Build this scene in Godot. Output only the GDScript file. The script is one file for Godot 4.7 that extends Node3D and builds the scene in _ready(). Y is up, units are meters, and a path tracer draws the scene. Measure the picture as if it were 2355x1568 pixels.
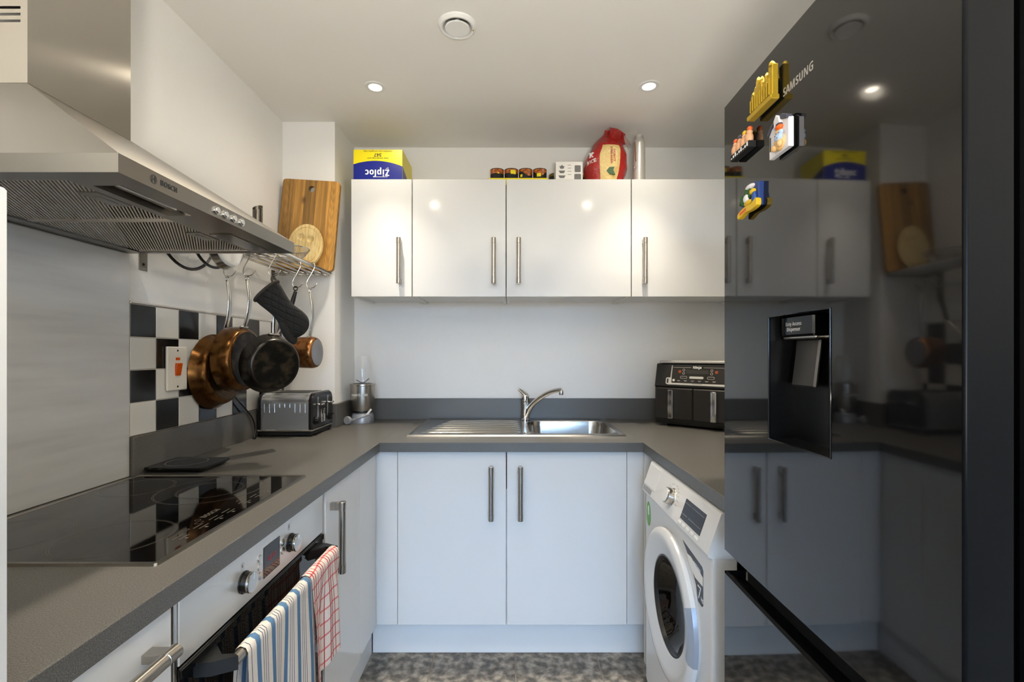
extends Node3D
# A small white fitted kitchen. Metres, y up. dep(x, y, d) is a point d metres in front of the lens plane (world z = -d).

# ------------------------------------------------------------------ mesh builder
class MB:
	var v := PackedVector3Array()
	var uv := PackedVector2Array()
	var own_uv := false
	var xf := Transform3D()
	func at(x: float, y: float, z: float, b := Basis()) -> MB:
		xf = Transform3D(b, Vector3(x, y, z))
		return self
	func tri(a: Vector3, b: Vector3, c: Vector3, ua := Vector2.INF, ub := Vector2.INF, uc := Vector2.INF) -> void:
		v.append(xf * a); v.append(xf * b); v.append(xf * c)
		uv.append(ua); uv.append(ub); uv.append(uc)
	func quad(a: Vector3, b: Vector3, c: Vector3, d: Vector3, ua := Vector2.INF, ub := Vector2.INF, uc := Vector2.INF, ud := Vector2.INF) -> void:
		tri(a, b, c, ua, ub, uc)
		tri(a, c, d, ua, uc, ud)
	# box between two corners, with chamfered edges
	func box(x0: float, y0: float, z0: float, x1: float, y1: float, z1: float, b := 0.0) -> MB:
		var lo := Vector3(minf(x0, x1), minf(y0, y1), minf(z0, z1))
		var hi := Vector3(maxf(x0, x1), maxf(y0, y1), maxf(z0, z1))
		b = minf(b, 0.49 * minf(hi.x - lo.x, minf(hi.y - lo.y, hi.z - lo.z)))
		var corner := func(sx: int, sy: int, sz: int, ax: int) -> Vector3:
			var p := Vector3(hi.x if sx > 0 else lo.x, hi.y if sy > 0 else lo.y, hi.z if sz > 0 else lo.z)
			var s := Vector3(sx, sy, sz)
			for k in 3:
				if k != ax:
					p[k] -= s[k] * b
			return p
		for ax in 3:
			var i := (ax + 1) % 3
			var j := (ax + 2) % 3
			for s in [-1, 1]:
				var q := []
				for c in [[-1, -1], [1, -1], [1, 1], [-1, 1]]:
					var g := [0, 0, 0]
					g[ax] = s; g[i] = c[0]; g[j] = c[1]
					q.append(corner.call(g[0], g[1], g[2], ax))
				if s > 0:
					quad(q[0], q[1], q[2], q[3])
				else:
					quad(q[0], q[3], q[2], q[1])
		if b > 0.0:
			for ax in 3:
				var i := (ax + 1) % 3
				var j := (ax + 2) % 3
				for si in [-1, 1]:
					for sj in [-1, 1]:
						var g0 := [0, 0, 0]
						var g1 := [0, 0, 0]
						g0[ax] = -1; g1[ax] = 1
						g0[i] = si; g1[i] = si; g0[j] = sj; g1[j] = sj
						var a: Vector3 = corner.call(g0[0], g0[1], g0[2], i)
						var a2: Vector3 = corner.call(g1[0], g1[1], g1[2], i)
						var c: Vector3 = corner.call(g0[0], g0[1], g0[2], j)
						var c2: Vector3 = corner.call(g1[0], g1[1], g1[2], j)
						if si * sj > 0:
							quad(a, c, c2, a2)
						else:
							quad(a, a2, c2, c)
			for sx in [-1, 1]:
				for sy in [-1, 1]:
					for sz in [-1, 1]:
						var p: Vector3 = corner.call(sx, sy, sz, 0)
						var q: Vector3 = corner.call(sx, sy, sz, 1)
						var r: Vector3 = corner.call(sx, sy, sz, 2)
						if sx * sy * sz > 0:
							tri(p, q, r)
						else:
							tri(p, r, q)
		return self
	# profile of (radius, height) pairs from the bottom upwards, turned about local y
	func lathe(prof: Array, n := 24, a0 := 0.0, a1 := TAU) -> MB:
		var run := 0.0
		for k in prof.size() - 1:
			var p: Vector2 = prof[k]
			var q: Vector2 = prof[k + 1]
			var l := p.distance_to(q)
			for m in n:
				var t := a0 + (a1 - a0) * m / n
				var t2 := a0 + (a1 - a0) * (m + 1) / n
				var a := Vector3(p.x * sin(t), p.y, p.x * cos(t))
				var b := Vector3(p.x * sin(t2), p.y, p.x * cos(t2))
				var c := Vector3(q.x * sin(t2), q.y, q.x * cos(t2))
				var d := Vector3(q.x * sin(t), q.y, q.x * cos(t))
				var u0 := float(m) / n
				var u1 := float(m + 1) / n
				if p.x > 1e-6:
					tri(a, b, c, Vector2(u0, run), Vector2(u1, run), Vector2(u1, run + l))
				if q.x > 1e-6:
					tri(a, c, d, Vector2(u0, run), Vector2(u1, run + l), Vector2(u0, run + l))
			run += l
		return self
	func tube(pts: Array, rad, n := 8, caps := true, closed := false) -> MB:
		var m := pts.size()
		var ring := []
		var up := Vector3.ZERO
		for k in m:
			var t: Vector3
			if closed:
				t = (pts[(k + 1) % m] - pts[(k + m - 1) % m]).normalized()
			else:
				t = (pts[mini(k + 1, m - 1)] - pts[maxi(k - 1, 0)]).normalized()
			if up == Vector3.ZERO:
				up = Vector3.UP if absf(t.y) < 0.9 else Vector3.RIGHT
			up = (up - t * up.dot(t)).normalized()
			var side := t.cross(up)
			var r: float = rad[k] if rad is Array else rad
			var loop := []
			for i in n:
				var a := TAU * i / n
				loop.append(pts[k] + (up * sin(a) + side * cos(a)) * r)
			ring.append(loop)
		for k in (m if closed else m - 1):
			var A: Array = ring[k]
			var B: Array = ring[(k + 1) % m]
			for i in n:
				var j := (i + 1) % n
				quad(A[i], B[i], B[j], A[j], Vector2(k, float(i) / n), Vector2(k + 1, float(i) / n), Vector2(k + 1, float(i + 1) / n), Vector2(k, float(i + 1) / n))
		if caps and not closed:
			for i in n:
				var j := (i + 1) % n
				tri(pts[0], ring[0][i], ring[0][j])
				tri(pts[m - 1], ring[m - 1][j], ring[m - 1][i])
		return self
	# counter-clockwise outline in local xy, from z0 up to z1; the front edge is chamfered
	func prism(poly, z0: float, z1: float, b := 0.0) -> MB:
		var p := PackedVector2Array(poly)
		if Geometry2D.is_polygon_clockwise(p):
			p.reverse()
		var n := p.size()
		var inner := PackedVector2Array()
		for k in n:
			var d1 := (p[k] - p[(k + n - 1) % n]).normalized()
			var d2 := (p[(k + 1) % n] - p[k]).normalized()
			var nn := (d1.orthogonal() + d2.orthogonal()).normalized()
			inner.append(p[k] + nn * b / maxf(0.5, nn.dot(d1.orthogonal())) if b > 0.0 else p[k])
		# orthogonal() of a counter-clockwise edge may point outwards: keep the smaller outline
		if b > 0.0 and absf(area(inner)) > absf(area(p)):
			for k in n:
				inner[k] = p[k] * 2.0 - inner[k]
		var t := Geometry2D.triangulate_polygon(p)
		for k in range(0, t.size(), 3):
			var q := [t[k], t[k + 1], t[k + 2]]
			if (p[q[1]] - p[q[0]]).cross(p[q[2]] - p[q[0]]) < 0.0:
				q = [q[0], q[2], q[1]]
			tri(V(inner[q[0]], z1), V(inner[q[1]], z1), V(inner[q[2]], z1))
			tri(V(p[q[0]], z0), V(p[q[2]], z0), V(p[q[1]], z0))
		for k in n:
			var j := (k + 1) % n
			quad(V(p[k], z0), V(p[j], z0), V(p[j], z1 - b), V(p[k], z1 - b))
			if b > 0.0:
				quad(V(p[k], z1 - b), V(p[j], z1 - b), V(inner[j], z1), V(inner[k], z1))
		return self
	func area(p: PackedVector2Array) -> float:
		var s := 0.0
		for k in p.size():
			s += p[k].cross(p[(k + 1) % p.size()])
		return s
	func V(p: Vector2, z: float) -> Vector3:
		return Vector3(p.x, p.y, z)
	func grid(nu: int, nv: int, f: Callable, flip := false) -> MB:
		var P := []
		for j in nv + 1:
			var row := PackedVector3Array()
			for i in nu + 1:
				row.append(f.call(float(i) / nu, float(j) / nv))
			P.append(row)
		for j in nv:
			for i in nu:
				var a: Vector3 = P[j][i]
				var b: Vector3 = P[j][i + 1]
				var c: Vector3 = P[j + 1][i + 1]
				var d: Vector3 = P[j + 1][i]
				var ua := Vector2(float(i) / nu, float(j) / nv)
				var ub := Vector2(float(i + 1) / nu, float(j) / nv)
				var uc := Vector2(float(i + 1) / nu, float(j + 1) / nv)
				var ud := Vector2(float(i) / nu, float(j + 1) / nv)
				if flip:
					quad(a, d, c, b, ua, ud, uc, ub)
				else:
					quad(a, b, c, d, ua, ub, uc, ud)
		return self
	# flat band between two loops of equally many points, both counter-clockwise seen from +z
	func band(outer: Array, inner: Array) -> MB:
		var n := outer.size()
		for k in n:
			var j := (k + 1) % n
			quad(outer[k], outer[j], inner[j], inner[k])
		return self
	func ball(c: Vector3, r: Vector3, n := 14, m := 8) -> MB:
		return grid(n, m, func(a: float, b: float) -> Vector3: return c + Vector3(r.x * sin(b * PI) * sin(-a * TAU), r.y * cos(b * PI), r.z * sin(b * PI) * cos(a * TAU)))
	func mesh(crease := 38.0) -> ArrayMesh:
		var n := v.size()
		var fn := PackedVector3Array()
		var near := {}
		for k in range(0, n, 3):
			var w := (v[k + 1] - v[k]).cross(v[k + 2] - v[k])
			fn.append(w)
			for c in 3:
				var key := Vector3i((v[k + c] * 20000.0).round())
				if near.has(key):
					near[key].append(k / 3)
				else:
					near[key] = PackedInt32Array([k / 3])
		var unit := PackedVector3Array()
		for w in fn:
			unit.append(w.normalized())
		var lim := cos(deg_to_rad(crease))
		var nn := PackedVector3Array()
		nn.resize(n)
		for k in n:
			var f := k / 3
			var s := Vector3.ZERO
			for g in near[Vector3i((v[k] * 20000.0).round())]:
				if unit[f].dot(unit[g]) > lim:
					s += fn[g]
			nn[k] = s.normalized() if s.length_squared() > 0.0 else Vector3.UP
			if uv[k].x == INF:
				var p := v[k]
				var q := unit[f].abs()
				if q.y >= q.x and q.y >= q.z:
					uv[k] = Vector2(p.x, p.z)
				elif q.x >= q.z:
					uv[k] = Vector2(p.z, -p.y)
				else:
					uv[k] = Vector2(p.x, -p.y)
		# front faces run clockwise in Godot
		var vv := v.duplicate()
		var uu := uv.duplicate()
		var n2 := nn.duplicate()
		for k in range(0, n, 3):
			vv[k + 1] = v[k + 2]; vv[k + 2] = v[k + 1]
			uu[k + 1] = uv[k + 2]; uu[k + 2] = uv[k + 1]
			n2[k + 1] = nn[k + 2]; n2[k + 2] = nn[k + 1]
		var arr := []
		arr.resize(Mesh.ARRAY_MAX)
		arr[Mesh.ARRAY_VERTEX] = vv
		arr[Mesh.ARRAY_NORMAL] = n2
		arr[Mesh.ARRAY_TEX_UV] = uu
		var m := ArrayMesh.new()
		m.add_surface_from_arrays(Mesh.PRIMITIVE_TRIANGLES, arr)
		return m

# ------------------------------------------------------------------ helpers
const EYE := 1.261
const TOP := 0.90        # worktop
const CEIL := 2.41
const WL := -1.13        # left wall
const WR := 1.25         # right wall
const WB := 2.622        # back wall, as a distance
var M := {}
var used := {}
var turn_z_up := Basis(Vector3.RIGHT, PI / 2)      # local y (lathe axis) becomes +z

func dep(x: float, y: float, d: float) -> Vector3:
	return Vector3(x, y, -d)

func numbered(called: String) -> String:
	var n: int = used.get(called, 0)
	used[called] = n + 1
	return called if n == 0 else "%s_%03d" % [called, n]

func tag(o: Node3D, label: String, category: String, group := "") -> Node3D:
	o.set_meta("label", label)
	o.set_meta("category", category)
	if group:
		o.set_meta("group", group)
	return o

func thing(called: String, label: String, category: String, at := Vector3.ZERO, turn := 0.0, group := "") -> Node3D:
	var o := Node3D.new()
	o.name = numbered(called)
	add_child(o)
	o.position = at
	o.rotation.y = turn
	return tag(o, label, category, group)

func obj(called: String, b: MB, m: Material, parent: Node = null, crease := 38.0) -> MeshInstance3D:
	var o := MeshInstance3D.new()
	o.mesh = b.mesh(crease)
	o.material_override = m
	if parent:
		o.name = called
		parent.add_child(o, true)
	else:
		o.name = numbered(called)
		add_child(o)
	return o

func struct(called: String, b: MB, m: Material) -> MeshInstance3D:
	var o := obj(called, b, m)
	o.set_meta("kind", "structure")
	return o

func text(parent: Node3D, what: String, height: float, at: Vector3, m: Material, b := Basis(), thick := 0.0008, weight := 400, face := "Droid Sans") -> MeshInstance3D:
	var f := SystemFont.new()
	f.font_names = PackedStringArray([face])
	f.font_weight = weight
	var t := TextMesh.new()
	t.font = f
	t.text = what
	t.font_size = 48
	t.pixel_size = height / 34.0
	t.depth = thick
	t.curve_step = 3.0
	var o := MeshInstance3D.new()
	o.name = "lettering"
	o.mesh = t
	o.material_override = m
	o.transform = Transform3D(b, at)
	parent.add_child(o, true)
	return o

func mat(called: String, c: Color, rough := 0.5, metal := 0.0, spec := 0.5) -> StandardMaterial3D:
	var m := StandardMaterial3D.new()
	m.resource_name = called
	m.albedo_color = c
	m.roughness = rough
	m.metallic = metal
	m.metallic_specular = spec
	M[called] = m
	return m

func noise_tex(seed_: int, freq: float, oct: int, stops: Array, size := 512, kind := FastNoiseLite.TYPE_SIMPLEX_SMOOTH, normal := 0.0) -> NoiseTexture2D:
	var n := FastNoiseLite.new()
	n.seed = seed_
	n.frequency = freq
	n.noise_type = kind
	n.fractal_type = FastNoiseLite.FRACTAL_FBM if oct > 1 else FastNoiseLite.FRACTAL_NONE
	n.fractal_octaves = oct
	var t := NoiseTexture2D.new()
	t.width = size
	t.height = size
	t.seamless = true
	t.generate_mipmaps = false
	t.noise = n
	if normal > 0.0:
		t.as_normal_map = true
		t.bump_strength = normal
	elif stops:
		var g := Gradient.new()
		var off := PackedFloat32Array()
		var col := PackedColorArray()
		for s in stops:
			off.append(s[0])
			col.append(s[1])
		g.offsets = off
		g.colors = col
		t.color_ramp = g
	return t

func grey(x: float) -> Color:
	return Color(x, x, x)

func triplanar(m: StandardMaterial3D, scale: Vector3, world := true) -> void:
	m.uv1_triplanar = true
	m.uv1_world_triplanar = world
	m.uv1_triplanar_sharpness = 8.0
	m.uv1_scale = scale

func rrect(w: float, h: float, r: float, seg := 5, cx := 0.0, cy := 0.0) -> Array:
	var out := []
	for q in 4:
		var ox := (w / 2 - r) * (1 if q == 0 or q == 3 else -1)
		var oy := (h / 2 - r) * (1 if q < 2 else -1)
		for k in seg + 1:
			var a := PI / 2 * q + PI / 2 * k / seg
			out.append(Vector2(cx + ox + r * cos(a), cy + oy + r * sin(a)))
	return out

func lerp_loop(a: Array, b: Array, k: float) -> Array:
	var out := []
	for i in a.size():
		out.append(a[i].lerp(b[i], k))
	return out

func dense(p: Array, step: float) -> Array:
	var out := []
	for k in p.size():
		var a: Vector2 = p[k]
		var b: Vector2 = p[(k + 1) % p.size()]
		var n := maxi(1, int(ceil(a.distance_to(b) / step)))
		for i in n:
			out.append(a.lerp(b, float(i) / n))
	return out

func ellipse(rx: float, ry: float, n := 32, cx := 0.0, cy := 0.0) -> Array:
	var out := []
	for k in n:
		out.append(Vector2(cx + rx * cos(TAU * k / n), cy + ry * sin(TAU * k / n)))
	return out

func curve(pts: Array, per := 6, closed := false) -> Array:
	var out := []
	var n := pts.size()
	for k in (n if closed else n - 1):
		var p0 = pts[(k + n - 1) % n] if closed or k > 0 else pts[0]
		var p1 = pts[k]
		var p2 = pts[(k + 1) % n]
		var p3 = pts[(k + 2) % n] if closed or k + 2 < n else pts[n - 1]
		for i in per:
			out.append(p1.cubic_interpolate(p2, p0, p3, float(i) / per))
	if not closed:
		out.append(pts[n - 1])
	return out

func facing(to: Vector3) -> Basis:            # local y turned towards a direction
	var y := to.normalized()
	var x := (Vector3.UP if absf(y.y) < 0.95 else Vector3.RIGHT).cross(y).normalized()
	return Basis(x, y, x.cross(y))

# ------------------------------------------------------------------ materials
func materials() -> void:
	var m := mat("wall paint", Color(0.915, 0.91, 0.895), 0.75)
	m.heightmap_enabled = true
	m.heightmap_texture = noise_tex(3, 0.05, 3, [])
	m.heightmap_scale = 0.03
	triplanar(m, Vector3(3, 3, 3))
	mat("ceiling paint", Color(0.90, 0.89, 0.87), 0.85)
	mat("gloss white", Color(0.835, 0.835, 0.83), 0.09)
	mat("satin white", Color(0.86, 0.86, 0.855), 0.35)
	mat("carcass white", Color(0.88, 0.88, 0.87), 0.5)
	m = mat("worktop laminate", Color(1, 1, 1), 0.36)
	m.albedo_texture = noise_tex(11, 0.16, 3, [[0.0, Color(0.21, 0.205, 0.195)], [0.42, Color(0.322, 0.315, 0.30)], [0.58, Color(0.367, 0.358, 0.342)], [1.0, Color(0.50, 0.485, 0.46)]])
	m.heightmap_enabled = true
	m.heightmap_texture = noise_tex(12, 0.12, 2, [])
	m.heightmap_scale = 0.03
	triplanar(m, Vector3(5, 5, 5))
	m = mat("brushed steel", Color(0.55, 0.535, 0.51), 0.30, 1.0)
	m.anisotropy_enabled = true
	m.anisotropy = -0.7
	m.roughness_texture = noise_tex(21, 0.03, 4, [[0.0, grey(0.95)], [1.0, grey(1.0)]])
	m.uv1_scale = Vector3(0.6, 14.0, 1)
	m = mat("steel brushed upright", Color(0.72, 0.70, 0.665), 0.17, 1.0)
	m.anisotropy_enabled = true
	m.anisotropy = 0.9
	m.roughness_texture = noise_tex(22, 0.02, 4, [[0.0, grey(0.96)], [1.0, grey(1.0)]])
	m.uv1_scale = Vector3(10.0, 0.8, 1)
	m = mat("splashback steel", Color(0.86, 0.855, 0.845), 0.45, 0.35)
	m.albedo_texture = noise_tex(23, 0.010, 5, [[0.0, grey(0.92)], [0.5, grey(0.97)], [1.0, grey(1.0)]])
	m.roughness_texture = noise_tex(24, 0.02, 5, [[0.0, grey(0.7)], [1.0, grey(1.0)]])
	m.anisotropy_enabled = true
	m.anisotropy = 0.4
	m.uv1_scale = Vector3(0.35, 3.4, 1)
	mat("satin nickel", Color(0.70, 0.68, 0.65), 0.27, 1.0)
	mat("chrome", Color(0.86, 0.86, 0.86), 0.07, 1.0)
	mat("polished steel", Color(0.78, 0.77, 0.75), 0.17, 1.0)
	mat("dark metal", Color(0.25, 0.245, 0.24), 0.35, 1.0)
	mat("sink steel", Color(0.74, 0.73, 0.71), 0.22, 1.0)
	m = mat("fridge gloss", Color(0.045, 0.047, 0.052), 0.045)
	m.metallic_specular = 0.62
	mat("fridge side", Color(0.015, 0.015, 0.017), 0.6, 0.0, 0.1)
	mat("fridge edge", Color(0.03, 0.034, 0.045), 0.3, 0.0, 0.22)
	mat("black plastic", Color(0.055, 0.055, 0.058), 0.35)
	mat("matt black", Color(0.05, 0.05, 0.05), 0.7)
	mat("black gloss", Color(0.03, 0.03, 0.032), 0.06)
	mat("hob glass", Color(0.025, 0.025, 0.027), 0.04)
	mat("hob print", Color(0.33, 0.31, 0.285), 0.3)
	mat("pan base brown", Color(0.31, 0.225, 0.12), 0.3, 0.8)
	mat("toaster steel", Color(0.78, 0.79, 0.80), 0.22, 0.75)
	mat("panel steel", Color(0.87, 0.87, 0.86), 0.36, 0.65)
	mat("name silver", Color(0.60, 0.585, 0.56), 0.35, 0.3)
	mat("grey print", Color(0.55, 0.55, 0.55), 0.4)
	mat("dark print", Color(0.13, 0.13, 0.14), 0.5)
	mat("silver print", Color(0.78, 0.77, 0.75), 0.3, 0.4)
	mat("white print", Color(0.93, 0.93, 0.92), 0.5)
	mat("white plastic", Color(0.89, 0.89, 0.88), 0.28)
	mat("appliance white", Color(0.84, 0.84, 0.835), 0.25)
	mat("cream plastic", Color(0.90, 0.88, 0.84), 0.3)
	mat("tile white", Color(0.85, 0.84, 0.815), 0.16)
	mat("tile black", Color(0.085, 0.083, 0.082), 0.2)
	mat("grout", Color(0.80, 0.78, 0.74), 0.8)
	m = mat("slate vinyl", Color(1, 1, 1), 0.42)
	m.albedo_texture = noise_tex(31, 0.018, 6, [[0.0, Color(0.23, 0.22, 0.205)], [0.4, Color(0.39, 0.375, 0.35)], [0.55, Color(0.48, 0.46, 0.43)], [0.75, Color(0.56, 0.54, 0.50)], [1.0, Color(0.68, 0.655, 0.62)]])
	m.heightmap_enabled = true
	m.heightmap_texture = noise_tex(32, 0.05, 4, [])
	m.heightmap_scale = 0.15
	triplanar(m, Vector3(2.2, 2.2, 2.2))
	mat("floor grout", Color(0.52, 0.48, 0.42), 0.8)
	m = mat("bronze pan", Color(0.43, 0.295, 0.145), 0.24, 0.85)
	m.albedo_texture = noise_tex(41, 0.012, 4, [[0.0, Color(0.55, 0.45, 0.35)], [0.5, Color(0.95, 0.93, 0.9)], [1.0, Color(1, 1, 1)]])
	triplanar(m, Vector3(4, 4, 4))
	m = mat("copper pan", Color(0.60, 0.42, 0.26), 0.26, 0.85)
	m.albedo_texture = M["bronze pan"].albedo_texture
	triplanar(m, Vector3(6, 6, 6))
	m = mat("worn black pan", Color(0.26, 0.255, 0.25), 0.26, 0.9)
	m.albedo_texture = noise_tex(43, 0.02, 5, [[0.0, grey(0.8)], [0.6, grey(0.95)], [1.0, Color(1.0, 0.97, 0.9)]])
	triplanar(m, Vector3(3, 3, 3))
	m = mat("worn pan base", Color(0.30, 0.285, 0.255), 0.38, 0.6)
	m.albedo_texture = noise_tex(46, 0.012, 5, [[0.0, grey(0.18)], [0.45, grey(0.32)], [0.62, Color(0.62, 0.58, 0.50)], [1.0, Color(1.0, 0.93, 0.80)]])
	triplanar(m, Vector3(3, 3, 3))
	mat("pan inside", Color(0.10, 0.10, 0.10), 0.4)
	mat("pan base grey", Color(0.48, 0.48, 0.50), 0.35, 0.3)
	m = mat("quilted cotton", Color(0.085, 0.080, 0.074), 0.9)
	m.rim_enabled = true
	m.rim = 0.08
	m.heightmap_enabled = true
	m.heightmap_texture = noise_tex(45, 0.2, 2, [])
	m.heightmap_scale = 0.06
	triplanar(m, Vector3(12, 12, 12))
	mat("worn cotton edge", Color(0.20, 0.18, 0.155), 0.9)
	m = mat("oiled wood", Color(1, 1, 1), 0.42)
	m.albedo_texture = wood_image(51, 5)
	m.uv1_scale = Vector3(1, 1, 1)
	m = mat("pale wood", Color(1, 1, 1), 0.5)
	m.albedo_texture = noise_tex(52, 0.02, 4, [[0.0, Color(0.74, 0.60, 0.36)], [0.45, Color(0.87, 0.75, 0.50)], [1.0, Color(0.93, 0.83, 0.60)]])
	m.uv1_scale = Vector3(7, 1.2, 1)
	m = mat("pale wood end", Color(0.70, 0.56, 0.34), 0.6)
	m = mat("clear plastic", Color(0.93, 0.95, 0.97, 0.10), 0.08)
	m.transparency = BaseMaterial3D.TRANSPARENCY_ALPHA
	m = mat("pane", Color(0.95, 0.97, 0.98, 0.06), 0.02)
	m.transparency = BaseMaterial3D.TRANSPARENCY_ALPHA
	m = mat("smoked glass", Color(0.10, 0.095, 0.08, 0.55), 0.06)
	m.transparency = BaseMaterial3D.TRANSPARENCY_ALPHA
	mat("door bowl glass", Color(0.055, 0.048, 0.04), 0.05)
	mat("yellow card", Color(0.90, 0.83, 0.02), 0.35)
	mat("blue card", Color(0.02, 0.10, 0.50), 0.35)
	mat("white card", Color(0.88, 0.87, 0.85), 0.5)
	mat("grey card print", Color(0.42, 0.42, 0.42), 0.5)
	mat("navy print", Color(0.15, 0.19, 0.27), 0.4)
	mat("green print", Color(0.44, 0.68, 0.36), 0.5)
	mat("orange print", Color(0.62, 0.32, 0.08), 0.45)
	mat("gold metal", Color(0.80, 0.66, 0.35), 0.3, 0.9)
	m = mat("gold paint", Color(0.76, 0.63, 0.16), 0.36, 0.6)
	m.heightmap_enabled = true
	m.heightmap_texture = noise_tex(61, 0.1, 3, [])
	m.heightmap_scale = 0.15
	triplanar(m, Vector3(20, 20, 20))
	m = mat("red film", Color(0.62, 0.055, 0.03), 0.20)
	m.clearcoat_enabled = true
	m.clearcoat = 0.5
	m.clearcoat_roughness = 0.1
	m.heightmap_enabled = true
	m.heightmap_texture = noise_tex(62, 0.02, 4, [])
	m.heightmap_scale = 0.5
	triplanar(m, Vector3(5, 5, 5))
	m = mat("cream film", Color(0.80, 0.70, 0.45), 0.25)
	m.heightmap_enabled = true
	m.heightmap_texture = M["red film"].heightmap_texture
	m.heightmap_scale = 0.35
	triplanar(m, Vector3(5, 5, 5))
	m = mat("clear film", Color(0.78, 0.66, 0.64, 0.55), 0.3)
	m.transparency = BaseMaterial3D.TRANSPARENCY_ALPHA
	mat("aluminium", Color(0.80, 0.79, 0.77), 0.30, 0.6)
	m = mat("orange lamp plastic", Color(0.84, 0.34, 0.07), 0.3)
	m = mat("red digits", Color(0.55, 0.12, 0.10), 0.5)
	m.emission_enabled = true
	m.emission = Color(1.0, 0.12, 0.08)
	m.emission_energy_multiplier = 0.14
	m = mat("lamp lens", Color(1, 1, 1), 0.4)
	m.emission_enabled = true
	m.emission = Color(1.0, 0.95, 0.86)
	m.emission_energy_multiplier = 12.0
	m = mat("bounce light glow", Color(1, 1, 1), 0.5)  # glow of the unseen stand-in light behind the camera
	m.emission_enabled = true
	m.emission = Color(1.0, 0.93, 0.83)
	m.emission_energy_multiplier = 2.0
	mat("skin clay", Color(0.80, 0.60, 0.45), 0.5)
	mat("pale clay", Color(0.80, 0.79, 0.80), 0.5)
	mat("pale blue clay", Color(0.62, 0.70, 0.80), 0.5)
	mat("slate clay", Color(0.22, 0.22, 0.28), 0.5)
	mat("sand clay", Color(0.80, 0.64, 0.42), 0.5)
	mat("orange clay", Color(0.80, 0.33, 0.06), 0.5)
	mat("blue clay", Color(0.10, 0.20, 0.42), 0.45)
	mat("green clay", Color(0.12, 0.30, 0.11), 0.5)
	mat("yellow clay", Color(0.80, 0.65, 0.10), 0.45)
	m = mat("blue stripe terry", Color(1, 1, 1), 0.95)
	m.albedo_texture = stripes_image()
	m.heightmap_enabled = true
	m.heightmap_texture = noise_tex(71, 0.25, 2, [])
	m.heightmap_scale = 0.12
	m = mat("red check terry", Color(1, 1, 1), 0.95)
	m.albedo_texture = check_image()
	m.heightmap_enabled = true
	m.heightmap_texture = M["blue stripe terry"].heightmap_texture
	m.heightmap_scale = 0.12
	m = mat("filter mesh", Color(0.80, 0.77, 0.72), 0.5, 0.7)
	m = mat("mesh steel", Color(0.62, 0.61, 0.60), 0.4, 0.9)
	m.heightmap_enabled = true
	m.heightmap_texture = noise_tex(74, 0.3, 1, [])
	m.heightmap_scale = 0.3
	triplanar(m, Vector3(10, 10, 10))
	m = mat("can print", Color(1, 1, 1), 0.3)
	m.albedo_texture = noise_tex(75, 0.02, 3, [[0.0, Color(0.25, 0.10, 0.02)], [0.45, Color(0.62, 0.30, 0.07)], [0.62, Color(0.78, 0.45, 0.12)], [1.0, Color(0.55, 0.2, 0.03)]], 256)
	triplanar(m, Vector3(14, 14, 14))

func wood_image(s: int, staves: int) -> ImageTexture:
	var n := FastNoiseLite.new()
	n.seed = s
	n.frequency = 0.012
	n.fractal_octaves = 4
	var im := Image.create(384, 512, false, Image.FORMAT_RGB8)
	var tint := [0.84, 0.96, 0.80, 0.98, 1.10, 1.04]
	for x in 384:
		var st := x * staves / 384
		for y in 512:
			var w := n.get_noise_2d(x * 3.2 + st * 900.0, y * 0.16)
			var fine := n.get_noise_2d(x * 18.0 + st * 331.0, y * 0.5)
			var arch := sin(((x % 77) - 38.0) * ((x % 77) - 38.0) * 0.012 + y * 0.11 + w * 5.0) * 0.05 if st == 0 or st == 4 else 0.0
			var g: float = (0.92 + 0.22 * w + 0.12 * fine + arch) * tint[st]
			var knot := clampf(1.0 - Vector2(x - 150, (y - 118) * 0.7).length() / 20.0, 0, 1) * 0.45
			g *= 1.0 - knot
			im.set_pixel(x, y, Color(minf(1.0, 0.75 * g), 0.55 * g, 0.265 * g))
	return ImageTexture.create_from_image(im)

func stripes_image() -> ImageTexture:
	var im := Image.create(512, 8, false, Image.FORMAT_RGB8)
	var cream := Color(0.84, 0.81, 0.77)
	var navy := Color(0.13, 0.19, 0.36)
	var blue := Color(0.33, 0.47, 0.60)
	im.fill(cream)
	for k in 5:
		var x := int(20 + k * 102)
		im.fill_rect(Rect2i(x, 0, 3, 8), navy)
		im.fill_rect(Rect2i(x + 32, 0, 27, 8), blue)
		im.fill_rect(Rect2i(x + 74, 0, 3, 8), navy)
		im.fill_rect(Rect2i(x + 88, 0, 3, 8), navy)
	return ImageTexture.create_from_image(im)

func check_image() -> ImageTexture:
	var im := Image.create(256, 256, false, Image.FORMAT_RGB8)
	var cream := Color(0.85, 0.80, 0.77)
	var red := Color(0.66, 0.14, 0.17)
	var pink := Color(0.80, 0.42, 0.42)
	im.fill(cream)
	for k in 16:
		im.fill_rect(Rect2i(0, k * 16 + 6, 256, 2), pink)
	for k in 4:
		im.fill_rect(Rect2i(k * 64 + 14, 0, 5, 256), red)
		im.fill_rect(Rect2i(k * 64 + 30, 0, 5, 256), red)
		im.fill_rect(Rect2i(k * 64 + 50, 0, 3, 256), red)
	return ImageTexture.create_from_image(im)

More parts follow.
